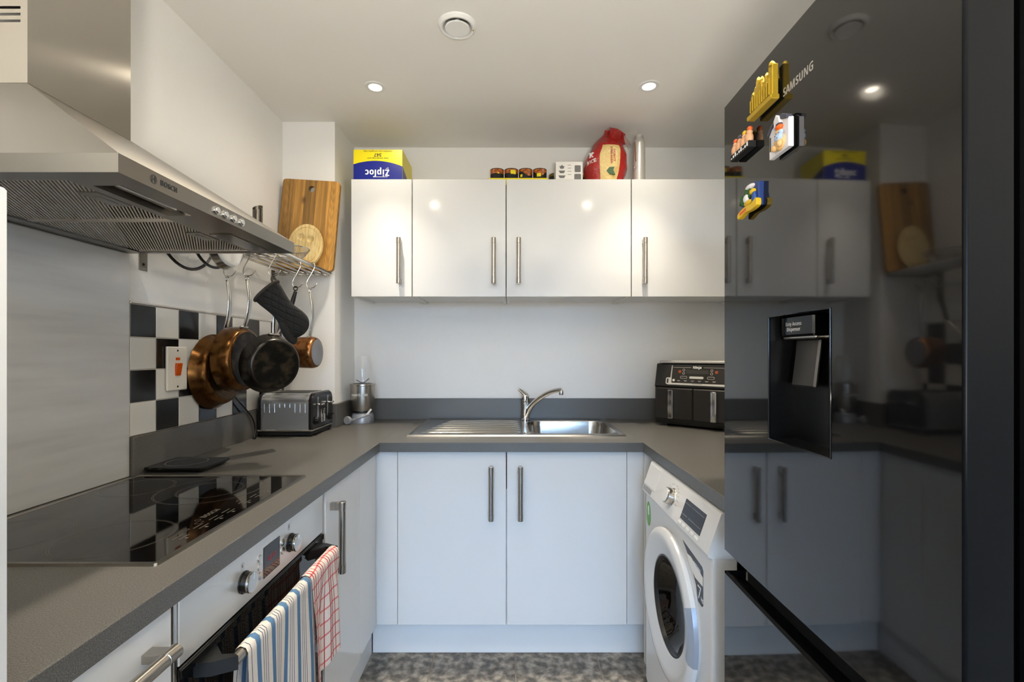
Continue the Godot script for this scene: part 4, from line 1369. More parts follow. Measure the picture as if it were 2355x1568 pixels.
	var path := curve([Vector3(0.003, 0.012, 0.004), Vector3(0.013, 0.045, 0.012), Vector3(0.038, 0.088, 0.032), Vector3(0.080, 0.128, 0.062), Vector3(0.125, 0.156, 0.092), Vector3(0.166, 0.170, 0.120), Vector3(0.182, 0.172, 0.130)], 6)
	var rad := []
	for k in path.size():
		rad.append(lerpf(0.0175, 0.0095, pow(float(k) / (path.size() - 1), 0.8)))
	b = MB.new().tube(path, rad, 16)
	obj("spout", b, M["chrome"], t)
	obj("aerator", MB.new().at(0.180, 0.146, 0.128).lathe([Vector2(0, 0), Vector2(0.0105, 0), Vector2(0.0115, 0.004), Vector2(0.0115, 0.018), Vector2(0.009, 0.024), Vector2(0.0, 0.034)], 20), M["chrome"], t)
	b = MB.new()
	b.at(0, 0.100, 0).lathe([Vector2(0.0225, 0), Vector2(0.0235, 0.006), Vector2(0.0235, 0.022), Vector2(0.021, 0.034), Vector2(0.014, 0.044), Vector2(0, 0.048)], 24)
	b.at(0, 0, 0).tube(curve([Vector3(0.006, 0.128, 0.004), Vector3(-0.010, 0.146, 0.010), Vector3(-0.022, 0.158, 0.016), Vector3(-0.036, 0.168, 0.022)], 5), [0.016, 0.0155, 0.015, 0.014, 0.013, 0.012, 0.0115, 0.011, 0.0105, 0.010, 0.0095, 0.009, 0.008, 0.0075, 0.007, 0.006], 12)
	obj("lever", b, M["chrome"], t)

# ------------------------------------------------------------------ rack and what hangs there
func pan(called: String, label: String, c: Vector3, axis: Vector3, r: float, r2: float, depth: float, m: Material, base_m: Material, hang: Vector3, handle_m: Material, round_: float, bend: float) -> void:
	# c: centre of the rim; axis: from the rim to the base; hang: the eye of the handle
	var t := thing(called, label, "pan", Vector3(c.x, c.y - r, c.z), 0.0, "pans hanging from the rack")
	var o := Vector3(0, r, 0)
	var B := facing(axis)
	var prof := []
	# outside from base centre up to the rim (local y = 0 at the rim, +depth at the base)
	var base_r := r2 - round_ * 0.3
	prof.append(Vector2(base_r, depth))
	for k in 5:
		var a := PI / 2 * (k + 1) / 5.0
		prof.append(Vector2(base_r + (r2 + round_ * 0.15 - base_r) * sin(a) + (r - r2) * 0.35 * a / (PI / 2), depth - round_ * (1 - cos(a))))
	prof.append(Vector2(r, 0.0))
	prof.reverse()
	var b := MB.new()
	b.xf = Transform3D(B, o)
	b.lathe(prof, 48)
	# rolled rim and inside
	b.lathe([Vector2(r - 0.004, 0.002), Vector2(r - 0.002, -0.001), Vector2(r, 0.0)], 48)
	var bd := obj("body", b, m, t)
	b = MB.new()
	b.xf = Transform3D(B, o)
	var lin := []
	for p in prof:
		lin.append(Vector2(p.x - 0.004, minf(p.y + 0.002, depth - 0.004)))
	lin.append(Vector2(0, depth - 0.004))
	b.lathe(lin, 40)
	obj("lining", b, M["pan inside"], bd)
	b = MB.new()
	b.xf = Transform3D(B, o)
	b.lathe([Vector2(base_r + 0.0005, depth - 0.0003), Vector2(base_r - 0.004, depth + 0.0012), Vector2(base_r * 0.55, depth + 0.001), Vector2(base_r * 0.5, depth - 0.0002), Vector2(0, depth - 0.0002)], 48)
	obj("base", b, base_m, bd)
	# handle: a flattened, gently bowed bar from the rim up to the eye
	var h := hang - t.position
	var n := B.y
	var off := clampf((h - o).dot(n), 0.008, depth * 0.75)
	var up := h - o - n * off
	var dir := (up - n * up.dot(n)).normalized()
	var root := o + dir * (r - 0.004) + n * off
	var side := dir.cross(n).normalized()
	var L := root.distance_to(h) - 0.010
	b = MB.new()
	b.grid(16, 22, func(u: float, v: float) -> Vector3:
		var a := u * TAU
		var w := 0.0118 * (0.62 + 0.38 * sin(pow(v, 0.7) * PI)) * (1.0 if v > 0.03 and v < 0.97 else 0.8)
		return root.lerp(h, v * L / (L + 0.010)) + n * bend * sin(v * PI) + side * (w * cos(a)) + n * (0.0050 * sin(a)))
	obj("handle", b, handle_m, t, 60.0)
	var eye := []
	for k in 18:
		var a := TAU * k / 18
		eye.append(h - dir * 0.004 + side * (0.0080 * cos(a)) + dir * (0.0105 * sin(a)))
	obj("hanging_eye", MB.new().tube(eye, 0.0030, 8, false, true), handle_m, t)
	b = MB.new()
	b.xf = Transform3D(Basis(side, dir, side.cross(dir)), root + dir * 0.003)
	b.box(-0.021, -0.004, -0.006, 0.021, 0.005, 0.006, 0.003)
	obj("handle_plate", b, handle_m, t)

func hook(label: String, rail: Vector3) -> void:
	var k := 3.294e-4
	var raw := [[1975, 822], [1976, 806], [1990, 797], [2012, 800], [2026, 825], [2022, 870], [1975, 960], [1930, 1040], [1918, 1090], [1930, 1130], [1960, 1145], [2010, 1135], [2040, 1105], [2057, 1078]]
	var pts := []
	for q in raw:
		pts.append(Vector3((q[0] - 1998) * k, -(q[1] - 826) * k, 0))
	var o := tag(obj("s_hook", MB.new().tube(curve(pts, 4), 0.0019, 8), M["polished steel"]), label, "hook", "s hooks on the rack")
	o.position = rail + Vector3(0, 0.0005, 0)

func rack_and_pans() -> void:
	var y := 1.655
	var da := 1.425
	var db := 2.294
	var t := thing("pan_rack", "stainless steel rail shelf on the left wall holding boards and hanging pans", "rack", dep(0, 0, 0))
	var rails := [-0.882, -0.925, -0.965, -1.005, -1.045, -1.085]
	for k in rails.size():
		var r := 0.0085 if k == 0 else 0.0055
		obj("rail", MB.new().tube([dep(rails[k], y, da), dep(rails[k], y, db)], r, 14), M["polished steel"], t)
	for d in [da, 1.86, db]:
		obj("cross_plate", MB.new().box(WL + 0.002, y - 0.013, -d - 0.003, -0.885, y - 0.0035, -d + 0.003, 0.001), M["polished steel"], t)
	for d in [1.4445, 2.235]:
		var br := obj("bracket", MB.new().box(WL, 1.517, -d - 0.0165, WL + 0.003, y + 0.004, -d + 0.0165, 0.0008).box(WL + 0.003, y - 0.014, -d - 0.0165, WL + 0.06, y - 0.011, -d + 0.0165, 0.0008), M["brushed steel"], t)
		obj("screw", MB.new().at(WL + 0.003, 1.536, -d, facing(Vector3.RIGHT)).lathe([Vector2(0.0042, 0), Vector2(0.0036, 0.0022), Vector2(0, 0.003)], 12), M["dark metal"], br)
	hook("steel s-hook carrying the large bronze frying pan nearest the hood", dep(-1.045, y, 1.757))
	hook("steel s-hook carrying the deeper bronze pan", dep(-0.965, y, 1.744))
	hook("steel s-hook carrying the black oven mitt", dep(-0.882, y + 0.003, 1.765))
	hook("steel s-hook carrying the black-handled ladle behind the mitt", dep(-0.925, y, 2.051))
	hook("steel s-hook carrying the small copper saucepan, at the rack's end", dep(-0.882, y + 0.003, 2.0936))
	pan("frying_pan", "large bronze frying pan hanging against the tiles, leftmost of the pans", dep(-1.112, 1.195, 1.765), Vector3(1, 0, 0.03), 0.140, 0.112, 0.050, M["bronze pan"], M["pan base brown"], dep(-1.058, 1.545, 1.757), M["polished steel"], 0.030, 0.016)
	pan("saucepan", "deep bronze pan hanging between the large frying pan and the black pan", dep(-1.036, 1.242, 1.744), Vector3(1, 0, 0.03), 0.119, 0.112, 0.064, M["bronze pan"], M["worn pan base"], dep(-0.977, 1.545, 1.744), M["polished steel"], 0.036, 0.016)
	pan("frying_pan", "worn black and steel frying pan hanging with its base towards the room", dep(-0.900, 1.226, 1.752), Vector3(0.83, -0.10, 0.56), 0.110, 0.090, 0.050, M["worn black pan"], M["worn pan base"], dep(-0.893, 1.53, 1.775), M["polished steel"], 0.016, 0.014)
	pan("saucepan", "small copper saucepan with a grey base, hanging at the end of the rack", dep(-0.955, 1.268, 2.094), Vector3(1, 0, 0.03), 0.068, 0.066, 0.096, M["copper pan"], M["pan base grey"], dep(-0.893, 1.545, 2.0936), M["polished steel"], 0.026, 0.012)
	# ladle behind the mitt
	t = thing("ladle", "black-handled ladle hanging on a hook behind the oven mitt", "ladle", dep(-0.937, 1.25, 2.049))
	var lh := Vector3(0.0, 0.295, 0)
	obj("handle", MB.new().tube([lh + Vector3(0.0, -0.012, 0), lh + Vector3(-0.008, -0.05, 0.006), lh + Vector3(-0.028, -0.135, 0.012)], [0.007, 0.0095, 0.0085], 12), M["black plastic"], t)
	obj("hanging_loop", MB.new().at(lh.x, lh.y + 0.001, lh.z).tube(ring_points(0.0085, 16), 0.0028, 8, false, true), M["dark metal"], t)
	obj("shaft", MB.new().tube([lh + Vector3(-0.028, -0.13, 0.012), lh + Vector3(-0.055, -0.22, 0.075)], 0.004, 8), M["polished steel"], t)
	obj("scoop", MB.new().at(-0.06, 0.035, 0.10).lathe([Vector2(0, 0), Vector2(0.025, 0.005), Vector2(0.038, 0.022), Vector2(0.04, 0.035)], 20), M["polished steel"], t)
	mitt()
	# glass lids standing between the rails, a steel pan and a small steel pot on the shelf
	for q in [[-1.066, 1.55, 0.150, "larger dark-rimmed glass lid standing in the rack under the hood"], [-1.026, 1.615, 0.118, "smaller dark-rimmed glass lid standing beside the steel pan"]]:
		t = thing("glass_lid", q[3], "lid", dep(q[0], 1.538 if q[2] > 0.12 else 1.555, q[1]), 0.0, "glass lids in the rack")
		var r: float = q[2]
		var Bx := facing(Vector3(1, 0, 0))
		var b := MB.new()
		b.xf = Transform3D(Bx, Vector3(0, r, 0))
		b.lathe([Vector2(0.0, 0.026), Vector2(r * 0.4, 0.022), Vector2(r * 0.8, 0.009), Vector2(r - 0.005, 0.001)], 40)
		obj("glass", b, M["clear plastic"], t)
		b = MB.new()
		b.xf = Transform3D(Bx, Vector3(0, r, 0))
		b.lathe([Vector2(r - 0.009, 0.001), Vector2(r, 0.0), Vector2(r + 0.001, 0.004), Vector2(r - 0.006, 0.007), Vector2(r - 0.009, 0.004)], 48)
		obj("rim", b, M["dark metal"], t)
		b = MB.new()
		b.xf = Transform3D(Bx, Vector3(0, r, 0))
		b.lathe([Vector2(0.006, 0.024), Vector2(0.006, 0.032), Vector2(0.016, 0.034), Vector2(0.015, 0.036), Vector2(0, 0.037)], 16)
		obj("lid_knob", b, M["black plastic"], t)
	t = thing("steel_pan", "shallow polished steel pan wedged upright in the rack below the hood", "pan", dep(-0.945, 1.543, 1.57))
	var b2 := MB.new()
	b2.xf = Transform3D(facing(Vector3(1, 0, 0)), Vector3(0, 0.10, 0))
	b2.lathe([Vector2(0.100, -0.013), Vector2(0.098, -0.011), Vector2(0.090, 0.008), Vector2(0.070, 0.013), Vector2(0.0, 0.013)], 40)
	b2.lathe([Vector2(0.0, 0.011), Vector2(0.068, 0.011), Vector2(0.087, 0.006), Vector2(0.095, -0.011), Vector2(0.100, -0.013)], 40)
	obj("body", b2, M["polished steel"], t)
	t = thing("small_pot", "small polished steel pot lying on the rack behind the hood edge", "pot", dep(-1.02, y + 0.0056, 1.885))
	obj("body", MB.new().lathe([Vector2(0, 0.001), Vector2(0.048, 0.001), Vector2(0.055, 0.006), Vector2(0.058, 0.06), Vector2(0.060, 0.062), Vector2(0.056, 0.061), Vector2(0.053, 0.008), Vector2(0, 0.004)], 32), M["polished steel"], t)
	obj("handle", MB.new().tube([Vector3(-0.004, 0.05, 0.057), Vector3(-0.02, 0.056, 0.16)], 0.0065, 10), M["polished steel"], t)
	# upright chrome tube and a wire sieve on the shelf
	t = thing("chrome_tube", "dark chrome tube handle standing upright behind the cooker hood", "utensil", dep(-1.005, y + 0.0056, 1.868))
	b2 = MB.new()
	b2.at(0, 0, 0).lathe([Vector2(0.0, 0.0), Vector2(0.018, 0.0), Vector2(0.018, 0.16)], 24)
	b2.grid(24, 1, func(u: float, w: float) -> Vector3:
		var a := u * TAU
		return Vector3(0.018 * sin(a), 0.16 + w * (0.022 - 0.014 * cos(a)), 0.018 * cos(a)))
	b2.lathe([Vector2(0.016, 0.16), Vector2(0.0, 0.13)], 20)
	obj("tube", b2, mat("black chrome", Color(0.40, 0.385, 0.36), 0.12, 1.0), t)
	t = thing("wire_sieve", "round wire mesh sieve lying on the rack in front of the boards", "sieve", dep(-0.975, y + 0.0075, 2.045))
	var wires := MB.new()
	var bowl := func(k: float) -> Vector2: return Vector2(0.092 * pow(k, 0.72), 0.055 * k * k)
	for k in 26:
		var q: Vector2 = bowl.call((k + 1) / 26.0)
		var loop := []
		for m in 40:
			loop.append(Vector3(q.x * cos(TAU * m / 40), q.y, q.x * sin(TAU * m / 40)))
		wires.tube(loop, 0.0006, 4, false, true)
	for m in 64:
		var line := []
		for k in 12:
			var q: Vector2 = bowl.call(0.04 + 0.96 * k / 11.0)
			line.append(Vector3(q.x * cos(TAU * m / 64), q.y, q.x * sin(TAU * m / 64)))
		wires.tube(line, 0.0006, 4, false)
	obj("wire_mesh", wires, M["polished steel"], t)
	var rp := []
	for k in 36:
		rp.append(Vector3(0.0925 * cos(TAU * k / 36), 0.056, 0.0925 * sin(TAU * k / 36)))
	obj("rim", MB.new().tube(rp, 0.0028, 8, false, true), M["polished steel"], t)
	# boards leaning on the wall corner
	t = thing("chopping_board", "large oiled wooden chopping board with a hanging hole, leaning at the rack's end", "chopping board", dep(-0.996, y + 0.0105, 2.285))
	t.rotation = Vector3(-0.055, 0, -0.062)
	var W := 0.278
	var H := 0.442
	var hc := Vector2(0.004, 0.397)
	var hole := []
	var out := []
	var inn2 := []
	for p in dense(rrect(W, H, 0.020, 6, 0.0, H / 2), 0.012):
		var v: Vector2 = (p - hc).normalized()
		hole.append(hc + v * 0.0150)
		out.append(p)
		var cc := Vector2(0, H / 2)
		inn2.append(Vector2(clampf(p.x, -W / 2 + 0.003, W / 2 - 0.003), clampf(p.y, 0.003, H - 0.003)))
	var bb := MB.new()
	var th := 0.022
	bb.band(v3(inn2, th), v3(hole, th))
	bb.band(v3(out, th - 0.003), v3(inn2, th))
	bb.band(v3(out, 0.0), v3(out, th - 0.003))
	bb.band(v3(hole, 0.0), v3(out, 0.0))
	bb.band(v3(hole, th), v3(hole, 0.0))
	for k in bb.v.size():
		bb.uv[k] = Vector2(bb.v[k].x / W + 0.5, 1.0 - bb.v[k].y / H)
	obj("board", bb, M["oiled wood"], t)
	t = thing("round_board", "small pale oval wooden board with two round hollows like eyes", "chopping board", dep(-0.982, y + 0.0115, 2.226))
	t.rotation = Vector3(-0.09, 0.0, -0.09)
	bb = MB.new()
	var rx := 0.082
	var ry := 0.106
	var c := Vector2(0, ry)
	var loops := []
	for s in [[1.0, 0.0], [1.0, 0.010], [0.975, 0.013], [0.86, 0.013], [0.845, 0.010], [0.80, 0.010], [0.785, 0.013]]:
		loops.append(v3(ellipse(rx * s[0], ry * s[0], 48, c.x, c.y), s[1]))
	for k in loops.size() - 1:
		bb.band(loops[k], loops[k + 1])
	# face: a fine grid with two hollows pressed in
	bb.grid(40, 80, func(u: float, w: float) -> Vector3:
		var a := w * TAU
		var rr := u * 0.785
		var p := Vector2(rr * rx * cos(a), c.y + rr * ry * sin(a))
		var z := 0.013
		for q in [Vector2(-0.024, 0.147), Vector2(0.021, 0.140)]:
			var d := p.distance_to(q) / 0.0175
			if d < 1.0:
				z -= 0.0100 * (1.0 - d * d)
		return Vector3(p.x, p.y, z))
	bb.band(loops[0].map(func(p): return Vector3(p.x * 0.01, c.y + (p.y - c.y) * 0.01, 0)), loops[0])
	for k in bb.v.size():
		bb.uv[k] = Vector2(bb.v[k].x, bb.v[k].y)
	obj("board", bb, M["pale wood"], t)

func mitt() -> void:
	var t := thing("oven_mitt", "black quilted oven mitt hanging over the black frying pan", "oven mitt", dep(-0.868, 1.262, 1.665))
	# axis from the cuff down to the finger tips, in the plane facing the camera
	var S := 1.665 / 1083.0
	var P := func(u: float, v: float) -> Vector3: return Vector3((u - 1175.0) * S, EYE + (814.0 - v) * S, -1.665) - t.position
	var cuff: Vector3 = P.call(612.0, 668.0)
	var tip: Vector3 = P.call(694.0, 762.0)
	var ax := (tip - cuff).normalized()
	var L := cuff.distance_to(tip) + 0.012
	var side := Vector3(0, 0, 1).cross(ax).normalized()
	var quilt := func(s: float, w: float) -> float:
		var a := absf(sin((s * 5.2 + w * 1.3) * PI))
		var b := absf(sin((s * 4.0 - w * 2.0) * PI))
		return minf(1.0, 0.72 + 0.28 * sqrt(minf(a, b) * 1.5))
	var half := func(s: float) -> float:
		var w := lerpf(0.052, 0.040, smoothstep(0.0, 0.45, s))
		w = lerpf(w, 0.050, smoothstep(0.45, 0.75, s))
		if s > 0.78:
			w *= sqrt(maxf(0.0, 1.0 - pow((s - 0.78) / 0.22, 2.0)))
		return w
	var b := MB.new()
	for f in [1.0, -1.0]:
		b.grid(36, 60, func(u: float, v: float) -> Vector3:
			var w := u * 2.0 - 1.0
			var h: float = half.call(v)
			var th: float = 0.021 * sqrt(maxf(0.0, 1.0 - w * w)) * quilt.call(v, w) * (1.0 if v < 0.8 else sqrt(maxf(0.02, 1.0 - pow((v - 0.8) / 0.2, 2.0))))
			return cuff + ax * (v * L) + side * (w * h) + Vector3(0, 0, f * th), f > 0.0)
	var body := obj("glove", b, M["quilted cotton"], t, 60.0)
	# bound edge of the cuff
	var pts := []
	for k in 28:
		var a := TAU * k / 28
		pts.append(cuff + side * (0.053 * cos(a)) + Vector3(0, 0, 0.021 * sin(a)) + ax * 0.002)
	obj("cuff_binding", MB.new().tube(pts, 0.0052, 8, false, true), M["worn cotton edge"], body)
	# thumb
	var t0: Vector3 = P.call(650.0, 738.0)
	var t1: Vector3 = P.call(674.0, 786.0)
	var ta := (t1 - t0).normalized()
	b = MB.new()
	b.xf = Transform3D(facing(ta), t0 + Vector3(0, 0, -0.006))
	b.ball(Vector3(0, t0.distance_to(t1) * 0.5, 0), Vector3(0.034, 0.050, 0.020), 20, 12)
	obj("thumb", b, M["quilted cotton"], body)
	var lp: Vector3 = P.call(633.0, 652.0)
	var hk: Vector3 = dep(-0.893, 1.552, 1.765) - t.position
	b = MB.new()
	b.tube(curve([lp + Vector3(-0.004, -0.006, 0), lp.lerp(hk, 0.5) + Vector3(-0.007, 0.0, 0.004), hk + Vector3(0, 0.002, 0), lp.lerp(hk, 0.5) + Vector3(0.008, 0, 0.0), lp + Vector3(0.006, -0.004, 0)], 5), 0.0030, 8)
	obj("hanging_loop", b, M["quilted cotton"], body)

# ------------------------------------------------------------------ worktop things
func counter_things() -> void:
	# toaster, its steel side to the camera
	var t := thing("toaster", "four-slice toaster, steel sides and black end with levers, beside the tiles", "toaster", dep(-0.986, TOP, 2.170))
	var w := 0.120
	var d := 0.118
	var h := 0.190
	var side := Basis(Vector3(0, 0, 1), Vector3(0, 1, 0), Vector3(-1, 0, 0))      # prism runs along x
	var prof := func(g: float) -> Array:
		var out := [Vector2(-d + g, 0.030), Vector2(d - g, 0.030)]
		for k in 7:
			var a := PI / 2 * k / 6
			out.append(Vector2(d - g - 0.042 + 0.042 * cos(a), h - g - 0.042 + 0.042 * sin(a)))
		for k in 7:
			var a := PI / 2 + PI / 2 * k / 6
			out.append(Vector2(-d + g + 0.042 + 0.042 * cos(a), h - g - 0.042 + 0.042 * sin(a)))
		return out
	var sb := MB.new().at(0, 0, 0, side)
	sb.prism(prof.call(0.002), -w + 0.017, w - 0.014)
	var bd := obj("steel_body", sb, M["toaster steel"], t)
	for s in [-1, 1]:
		var cb := MB.new().at(0, 0, 0, Basis(Vector3(0, 0, -s), Vector3(0, 1, 0), Vector3(s, 0, 0)))
		cb.prism(prof.call(0.0), w - 0.016, w, 0.005)
		obj("end_cap", cb, M["black plastic"] if s < 0 else mat("toaster end black", Color(0.10, 0.10, 0.105), 0.22), t)
	obj("base", MB.new().box(-w + 0.004, 0.004, -d + 0.006, w - 0.004, 0.022, d - 0.006, 0.004), M["matt black"], t)
	obj("base_band", MB.new().box(-w, 0.022, -d - 0.001, w, 0.0305, d + 0.001, 0.002), M["polished steel"], t)
	for q in [[-0.1, 0.1], [0.1, 0.1], [-0.1, -0.1], [0.1, -0.1]]:
		obj("foot", MB.new().box(q[0] - 0.01, 0, q[1] - 0.01, q[0] + 0.01, 0.004, q[1] + 0.01), M["matt black"], t)
	var rb := MB.new()
	for k in 9:
		var x := -0.089 + k * 0.0222
		var low := 0.106 if k < 3 or k > 5 else 0.128
		rb.tube([Vector3(x, h - 0.046, d - 0.0015), Vector3(x, low, d - 0.0015)], 0.0021, 8)
		rb.ball(Vector3(x, low, d - 0.0015), Vector3(0.003, 0.003, 0.002), 8, 6)
	obj("pressed_rib", rb, M["polished steel"], bd)
	for k in 4:
		obj("slot", MB.new().box(-0.085, h - 0.0025, -0.074 + k * 0.042, 0.085, h - 0.0012, -0.054 + k * 0.042, 0.0005), M["matt black"], t)
	for z in [0.056, -0.056]:
		var ls := obj("lever_slot", MB.new().box(w - 0.001, 0.072, z - 0.006, w + 0.0015, 0.168, z + 0.006, 0.001), M["polished steel"], t)
		obj("lever", MB.new().box(w, 0.132, z - 0.018, w + 0.026, 0.140, z + 0.018, 0.0035), M["chrome"], ls)
		obj("dial", MB.new().at(w, 0.066, z * 1.45, facing(Vector3.RIGHT)).lathe([Vector2(0.0175, 0), Vector2(0.0175, 0.004), Vector2(0.0150, 0.005), Vector2(0.0135, 0.016), Vector2(0, 0.0165)], 24), M["black gloss"], t)
	for z in [0.014, -0.014]:
		obj("button_row", MB.new().box(w - 0.001, 0.050, z - 0.008, w + 0.002, 0.110, z + 0.008, 0.002), M["chrome"], t)
	obj("power_cord", MB.new().tube(curve([Vector3(-0.1195, 0.060, 0.05), Vector3(-0.121, 0.05, 0.09), Vector3(-0.120, 0.012, 0.12), Vector3(-0.110, 0.005, 0.150), Vector3(-0.097, 0.004, 0.172), Vector3(-0.108, 0.006, 0.166), Vector3(-0.115, 0.035, 0.142), Vector3(-0.119, 0.085, 0.155), Vector3(-0.120, 0.130, 0.205), Vector3(-0.121, 0.19, 0.28)], 6), 0.0034, 8), M["black plastic"], t)
	# bullet blender
	t = thing("blender", "small bullet blender with a clear upturned cup and a steel motor base", "blender", dep(-0.784, TOP, 2.490))
	obj("foot_ring", MB.new().lathe([Vector2(0, 0.0), Vector2(0.056, 0.0), Vector2(0.058, 0.008), Vector2(0.055, 0.040), Vector2(0.048, 0.052), Vector2(0.05, 0.058)], 36), mat("blender grey", Color(0.62, 0.63, 0.65), 0.3, 0.3), t)
	obj("gap_ring", MB.new().lathe([Vector2(0.05, 0.054), Vector2(0.0545, 0.058), Vector2(0.0545, 0.064), Vector2(0.05, 0.066)], 36), M["dark metal"], t)
	var mb := obj("motor_base", MB.new().lathe([Vector2(0.050, 0.062), Vector2(0.0535, 0.066), Vector2(0.060, 0.105), Vector2(0.063, 0.150), Vector2(0.0635, 0.194), Vector2(0.060, 0.196)], 48), M["satin nickel"], t)
	obj("collar", MB.new().lathe([Vector2(0.0645, 0.193), Vector2(0.0655, 0.197), Vector2(0.0645, 0.204), Vector2(0.058, 0.206), Vector2(0.05, 0.206)], 48), M["satin nickel"], t)
	text(mb, "nutribullet", 0.0125, Vector3(0.004, 0.150, 0.0612), M["white print"], Basis(), 0.0056, 400)
	obj("cup", MB.new().lathe([Vector2(0.050, 0.206), Vector2(0.0515, 0.225), Vector2(0.0505, 0.265), Vector2(0.046, 0.310), Vector2(0.0385, 0.346), Vector2(0.036, 0.352), Vector2(0.0, 0.352)], 40), M["clear plastic"], t)
	obj("blade", MB.new().tube([Vector3(-0.032, 0.225, 0.006), Vector3(-0.012, 0.212, 0.0), Vector3(0.0, 0.210, 0.0), Vector3(0.012, 0.213, 0.0), Vector3(0.033, 0.232, -0.004)], 0.0022, 6), M["dark metal"], t)
	var cord := mat("cord grey", Color(0.50, 0.51, 0.53), 0.45)
	obj("cord", MB.new().tube(curve([Vector3(0.050, 0.010, 0.03), Vector3(0.066, 0.020, 0.05), Vector3(0.060, 0.048, 0.066), Vector3(0.030, 0.040, 0.074), Vector3(0.0, 0.030, 0.078), Vector3(-0.030, 0.022, 0.082)], 6), 0.004, 8), cord, t)
	obj("plug", MB.new().at(-0.046, 0.0215, 0.078, facing(Vector3(-0.35, 0.1, 1))).lathe([Vector2(0, 0), Vector2(0.018, 0), Vector2(0.0215, 0.003), Vector2(0.0215, 0.013), Vector2(0.018, 0.017), Vector2(0, 0.0175)], 24).at(-0.030, 0.024, 0.084, Basis(Vector3.BACK, 0.25)).box(-0.004, -0.006, -0.005, 0.018, 0.006, 0.005, 0.002), cord, t)
	obj("cord_tie", MB.new().at(0.050, 0.060, 0.060, Basis(Vector3.BACK, -0.7)).box(-0.005, -0.02, -0.001, 0.005, 0.022, 0.001, 0.0005), M["white plastic"], t)
	# kitchen scales
	t = thing("kitchen_scales", "flat black glass kitchen scales on the worktop behind the hob", "scales", dep(-1.020, TOP, 1.4925))
	var sc := MB.new().at(0, 0, 0, Basis(Vector3.RIGHT, -PI / 2))
	var lo := v3(rrect(0.160, 0.130, 0.012), 0.004)
	var mi := v3(rrect(0.180, 0.150, 0.012), 0.013)
	var hi := v3(rrect(0.180, 0.150, 0.012), 0.0175)
	var hj := v3(rrect(0.178, 0.148, 0.011), 0.0185)
	sc.band(lo, mi).band(mi, hi).band(hi, hj).band(hj, v3(rrect(0.02, 0.02, 0.005), 0.0185)).band(v3(rrect(0.02, 0.02, 0.005), 0.004), lo)
	var rr := v3(rrect(0.02, 0.02, 0.005), 0.0185)
	for k in rr.size():
		sc.tri(Vector3(0, 0, 0.0185), rr[k], rr[(k + 1) % rr.size()])
	obj("platform", sc, M["black gloss"], t)
	var dots := MB.new().at(-0.012, 0.0186, -0.008, Basis(Vector3.RIGHT, -PI / 2))
	dots.band(v3(ellipse(0.058, 0.058, 48), 0), v3(ellipse(0.0565, 0.0565, 48), 0))
	obj("printed_ring", dots, M["grey print"], t)
	for q in [[-0.06, 0.045], [0.06, 0.045], [-0.06, -0.045], [0.06, -0.045]]:
		obj("foot", MB.new().at(q[0], 0, q[1]).lathe([Vector2(0, 0), Vector2(0.008, 0), Vector2(0.008, 0.005)], 12), M["matt black"], t)
	air_fryer()
	# cooker switch on the tiles, faces +x
	t = thing("cooker_switch", "cream cooker isolator switch with an orange rocker on the tiled wall", "switch", dep(WL + 0.0078, 1.2125, 1.5735), PI / 2)
	obj("plate", MB.new().box(-0.047, -0.073, 0.0, 0.047, 0.073, 0.009, 0.003), M["cream plastic"], t)
	obj("rocker", MB.new().at(0, -0.002, 0.009, Basis(Vector3.RIGHT, 0.16)).box(-0.013, -0.021, -0.003, 0.013, 0.021, 0.006, 0.0015), M["orange lamp plastic"], t)
	obj("neon", MB.new().box(-0.010, 0.028, 0.009, 0.010, 0.037, 0.0105, 0.0005), M["orange lamp plastic"], t)
	for y in [-0.060, 0.060]:
		obj("screw", MB.new().at(0, y, 0.009, turn_z_up).lathe([Vector2(0.0036, 0), Vector2(0.0030, 0.001), Vector2(0, 0.0012)], 12), M["dark metal"], t)

